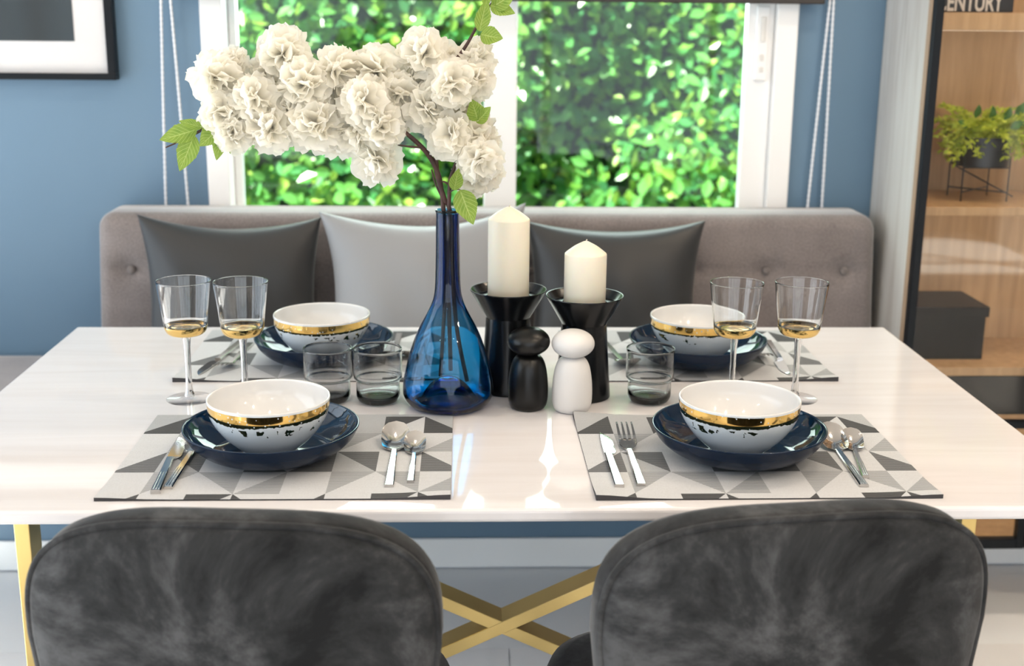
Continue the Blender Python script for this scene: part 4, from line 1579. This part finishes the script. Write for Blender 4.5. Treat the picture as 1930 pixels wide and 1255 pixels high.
# glazed doors
def door(x0, x1, name):
    y0, y1, z0, z1 = 0.660, 0.6805, 0.180, CZ1
    d = cpart(name, [(x0, x0 + 0.017, y0, y1, z0, z1), (x1 - 0.017, x1, y0, y1, z0, z1), (x0 + 0.017, x1 - 0.017, y0, y1, z0, z0 + 0.024), (x0 + 0.017, x1 - 0.017, y0, y1, z1 - 0.024, z1), (x0 + 0.017, x1 - 0.017, y0, y1, 0.468, 0.485)], MAT['black_frame'])
    q = MB(); q.box(x0 + 0.016, x1 - 0.016, 0.668, 0.672, z0 + 0.023, z1 - 0.023)
    q.build('pane', MAT['cab_glass'], d)
    return d
d1 = door(0.9175, 1.2300, 'door')
d2 = door(1.2325, 1.5300, 'door')
d3 = door(1.5325, 1.8285, 'door')
q = MB(); q.tube([(1.246, 0.640, 0.19), (1.246, 0.640, 1.15)], 0.007, 12)
for z in (0.25, 1.09):
    q.tube([(1.246, 0.640, z), (1.246, 0.661, z)], 0.004, 8)
q.build('handle', MAT['black_metal'], d2, smooth=True, auto=40)
# warm light strips under the shelves
m = bpy.data.materials.new('light_strip_glow')
m.use_nodes = True
bb_ = m.node_tree.nodes['Principled BSDF']
setp(bb_, color=(1, 0.9, 0.75))
bb_.inputs['Emission Color'].default_value = (1.0, 0.78, 0.52, 1)
bb_.inputs['Emission Strength'].default_value = 0.8
MAT['strip'] = m
def strip(z, power):
    cpart('light_strip', [(ix0 + 0.02, ix1 - 0.02, 0.722, 0.730, z - 0.0012, z - 0.0002)], MAT['strip'], 0)
    d = bpy.data.lights.new('strip_light', 'AREA')
    d.shape = 'RECTANGLE'
    d.size, d.size_y = ix1 - ix0 - 0.06, 0.02
    d.energy = power
    d.color = (1.0, 0.84, 0.64)
    o = bpy.data.objects.new('strip_light', d)
    o.location = Vector(((ix0 + ix1) / 2, 0.72, z - 0.008)) - Vector(cab.location)
    o.rotation_euler = look_rot((0, 0.5, -1))
    COL.objects.link(o)
    o.parent = cab
strip(1.326, 0.9)
strip(0.938, 0.8)
strip(CZ1 - 0.02, 1.2)
strip(0.487, 0.9)

# book with lettering on the top shelf
bk = tag(empty('book', (1.03, 0.82, 1.3622)), 'black book with pale capital letters on the upper cabinet shelf', 'book')
q = MB(); q.box(0.943, 1.119, 0.760, 0.905, 1.3625, 1.4125)
o = q.build('cover', plain('black_book_cover', (0.014, 0.014, 0.017), 0.35), bk, bevel=0.002); o.location = -Vector(bk.location)
fc = bpy.data.curves.new('lettering', 'FONT')
fc.body = 'CENTURY'
fc.size = 0.052
fc.offset = 0.0011
fc.space_character = 0.98
fc.extrude = 0.0002
to = bpy.data.objects.new('lettering_curve', fc)
COL.objects.link(to)
bpy.context.view_layer.update()
tme = bpy.data.meshes.new_from_object(to.evaluated_get(bpy.context.evaluated_depsgraph_get()))
COL.objects.unlink(to)
bpy.data.objects.remove(to)
xs = [v.co.x for v in tme.vertices]
x_min, x_max = min(xs), max(xs)
tgt0, tgt1 = 0.9535, 1.0965
for v in tme.vertices:
    v.co.x = (v.co.x - x_min) / (x_max - x_min) * (tgt1 - tgt0)
tm = link('lettering', tme, plain('pale_lettering', (0.62, 0.56, 0.50), 0.6), bk)
tm.rotation_euler = (pi / 2, 0, 0)
tm.location = Vector((tgt0, 0.7594, 1.3655)) - Vector(bk.location)

# black storage box
bx = tag(empty('storage_box', (1.05, 0.855, 0.5992)), 'black lidded storage box on the lower cabinet shelf', 'box')
MAT['box_black'] = plain('black_box_paper', (0.006, 0.0055, 0.005), 0.4, spec=0.15)
q = MB(); q.box(0.972, 1.133, 0.765, 0.925, 0.5995, 0.700)
o = q.build('body', MAT['box_black'], bx, bevel=0.001); o.location = -Vector(bx.location)
q = MB(); q.box(0.968, 1.1385, 0.7605, 0.930, 0.6985, 0.7215)
o = q.build('lid', MAT['box_black'], bx, bevel=0.001); o.location = -Vector(bx.location)

# planter on a wire stand
PXC, PYC, PZ = 1.108, 0.828, 0.9572
pl = tag(empty('potted_fern', (PXC, PYC, PZ)), 'black pot of yellow-green fern on a wire stand in the cabinet', 'plant')
q = MB()
R_, H_ = 0.0625, 0.064
q.lathe([(0.0, 0.0), (R_ - 0.001, 0.0), (R_, 0.001), (R_, H_), (R_ - 0.003, H_), (R_ - 0.004, 0.05), (0.0, 0.05)], 56)
o = q.build('pot', MAT['black_metal'], pl, smooth=True, auto=40); o.location = (0, 0, 0.076)
q = MB()
legs = [(0.060, -0.046), (-0.078, -0.050), (0.035, 0.085), (-0.08, 0.07)]
legs = [(0.0645 * cos(a) * 1.05, 0.0645 * sin(a) * 1.05) for a in (-0.75, -2.45, 0.85, 2.35)]
for x, y in legs:
    q.tube([(x, y, 0.0), (x, y, 0.100)], 0.0018, 7)
for i, j in ((0, 3), (1, 2)):
    q.tube([(*legs[i], 0.020), (*legs[j], 0.020)], 0.0017, 7)
q.tube([(legs[0][0] * 1.2, legs[0][1] * 1.2, 0.012), (legs[3][0], legs[3][1], 0.074)], 0.0017, 7)
q.tube([(legs[1][0], legs[1][1], 0.074), (legs[0][0], legs[0][1], 0.074)], 0.0015, 7)
q.tube([(legs[1][0], legs[1][1], 0.074), (legs[2][0], legs[2][1], 0.074)], 0.0015, 7)
q.tube([(legs[3][0], legs[3][1], 0.0745), (legs[2][0], legs[2][1], 0.0745)], 0.0015, 7)
q.tube([(legs[0][0], legs[0][1], 0.0745), (legs[3][0], legs[3][1], 0.0745)], 0.0014, 7)
q.build('wire_stand', MAT['black_metal'], pl, smooth=True)
rp = random.Random(5)
q = MB()
for k in range(190):
    a = rp.uniform(0, 2 * pi)
    ln = rp.uniform(0.050, 0.095)
    p0 = Vector((rp.uniform(-0.035, 0.035), rp.uniform(-0.035, 0.035), 0.135))
    outw = Vector((cos(a), sin(a), 0))
    upv_ = rp.uniform(0.35, 1.5)
    drop = rp.uniform(0.045, 0.075)
    pts = []
    for i in range(9):
        t = i / 8
        pts.append(p0 + outw * (ln * 0.95 * t) + Vector((0, 0, ln * upv_ * t - drop * t * t)))
    for i in range(2, 9):
        t = (pts[i] - pts[i - 1]).normalized()
        s = t.cross(Vector((rp.gauss(0, 0.5), rp.gauss(0, 0.5), 1))).normalized()
        for sg in (-1, 1, 0.3, -0.3, 0.7, -0.7):
            d = (t * 0.75 + s * sg + Vector((0, 0, rp.uniform(-0.2, 0.5)))).normalized()
            L = rp.uniform(0.011, 0.018)
            sd = d.cross(Vector((0, -1, 0.4))).normalized()
            q.add([pts[i], pts[i] + d * L * 0.5 + sd * 0.0022, pts[i] + d * L, pts[i] + d * L * 0.5 - sd * 0.0022], [(0, 1, 2, 3)])
o = q.build('fern_sprigs', MAT['sprig'], pl)
o['kind'] = 'stuff'
def small_leaf(L, W):
    vs = [(0, 0, 0), (W * 0.42, L * 0.3, W * 0.12), (W * 0.5, L * 0.5, W * 0.12), (W * 0.3, L * 0.8, W * 0.05), (0, L, -W * 0.1), (-W * 0.3, L * 0.8, W * 0.05), (-W * 0.5, L * 0.5, W * 0.12), (-W * 0.42, L * 0.3, W * 0.12), (0, L * 0.5, 0)]
    me = mesh('leaf', vs, [(0, 1, 2, 8), (8, 2, 3, 4), (0, 8, 6, 7), (8, 4, 5, 6)])
    me.materials.append(MAT['dark_leaf'])
    return me
sl = [small_leaf(0.032, 0.019), small_leaf(0.042, 0.020)]
for k, (dx, dz, ang, dy) in enumerate([(-0.040, 0.200, 1.5, -0.03), (-0.008, 0.190, 1.7, -0.04), (0.022, 0.196, 1.3, -0.035), (0.045, 0.205, 1.0, -0.03), (0.050, 0.190, 0.15, -0.045), (0.062, 0.200, 0.35, -0.03), (0.075, 0.178, 0.25, -0.04), (0.085, 0.165, -0.3, -0.03), (0.030, 0.180, 0.6, -0.05), (0.095, 0.186, 0.5, -0.02), (-0.055, 0.180, 2.6, -0.03), (0.060, 0.172, -0.1, -0.05)]):
    o = bpy.data.objects.new('leaf', sl[k % 2])
    COL.objects.link(o)
    o.parent = pl
    d = Vector((cos(ang), -0.35, sin(ang))).normalized()
    n = Vector((0.2, -1, 0.5)); n = (n - d * n.dot(d)).normalized()
    o.rotation_euler = Matrix((d.cross(n), d, n)).transposed().to_euler()
    o.location = (dx, dy - 0.02, dz - 0.018)

# ------------------------------------------------------------------ ceiling downlights (above the picture)
m = bpy.data.materials.new('downlight_lens')
m.use_nodes = True
b = m.node_tree.nodes['Principled BSDF']
b.inputs['Emission Color'].default_value = (1.0, 0.84, 0.64, 1)
b.inputs['Emission Strength'].default_value = 14.0
MAT['lens'] = m
def downlight(x, y, power, label):
    d = tag(empty('ceiling_downlight', (x, y, 2.6)), label, 'ceiling light', 'ceiling downlights')
    q = MB(); q.lathe([(0.040, -0.001), (0.058, -0.001), (0.060, -0.004), (0.042, -0.008), (0.040, -0.001)], 32)
    q.build('trim_ring', MAT['white_trim'], d, smooth=True, auto=40)
    q = MB(); q.lathe([(0.0, -0.0015), (0.040, -0.0015), (0.040, -0.0005), (0.0, -0.0005)], 32)
    q.build('lens', MAT['lens'], d)
    ld = bpy.data.lights.new('downlight', 'AREA')
    ld.shape = 'DISK'
    ld.size = 0.08
    ld.energy = power
    ld.color = (1.0, 0.82, 0.62)
    lo = bpy.data.objects.new('downlight', ld)
    lo.location = (0, 0, -0.012)
    COL.objects.link(lo)
    lo.parent = d
k = 0
for y in (-2.6, -1.3, 0.1):
    for x in (-1.5, -0.2, 1.0, 1.9):
        downlight(x, y, 10 if x > 0.5 else 3.5, 'warm recessed ceiling downlight above the dining room, out of view')
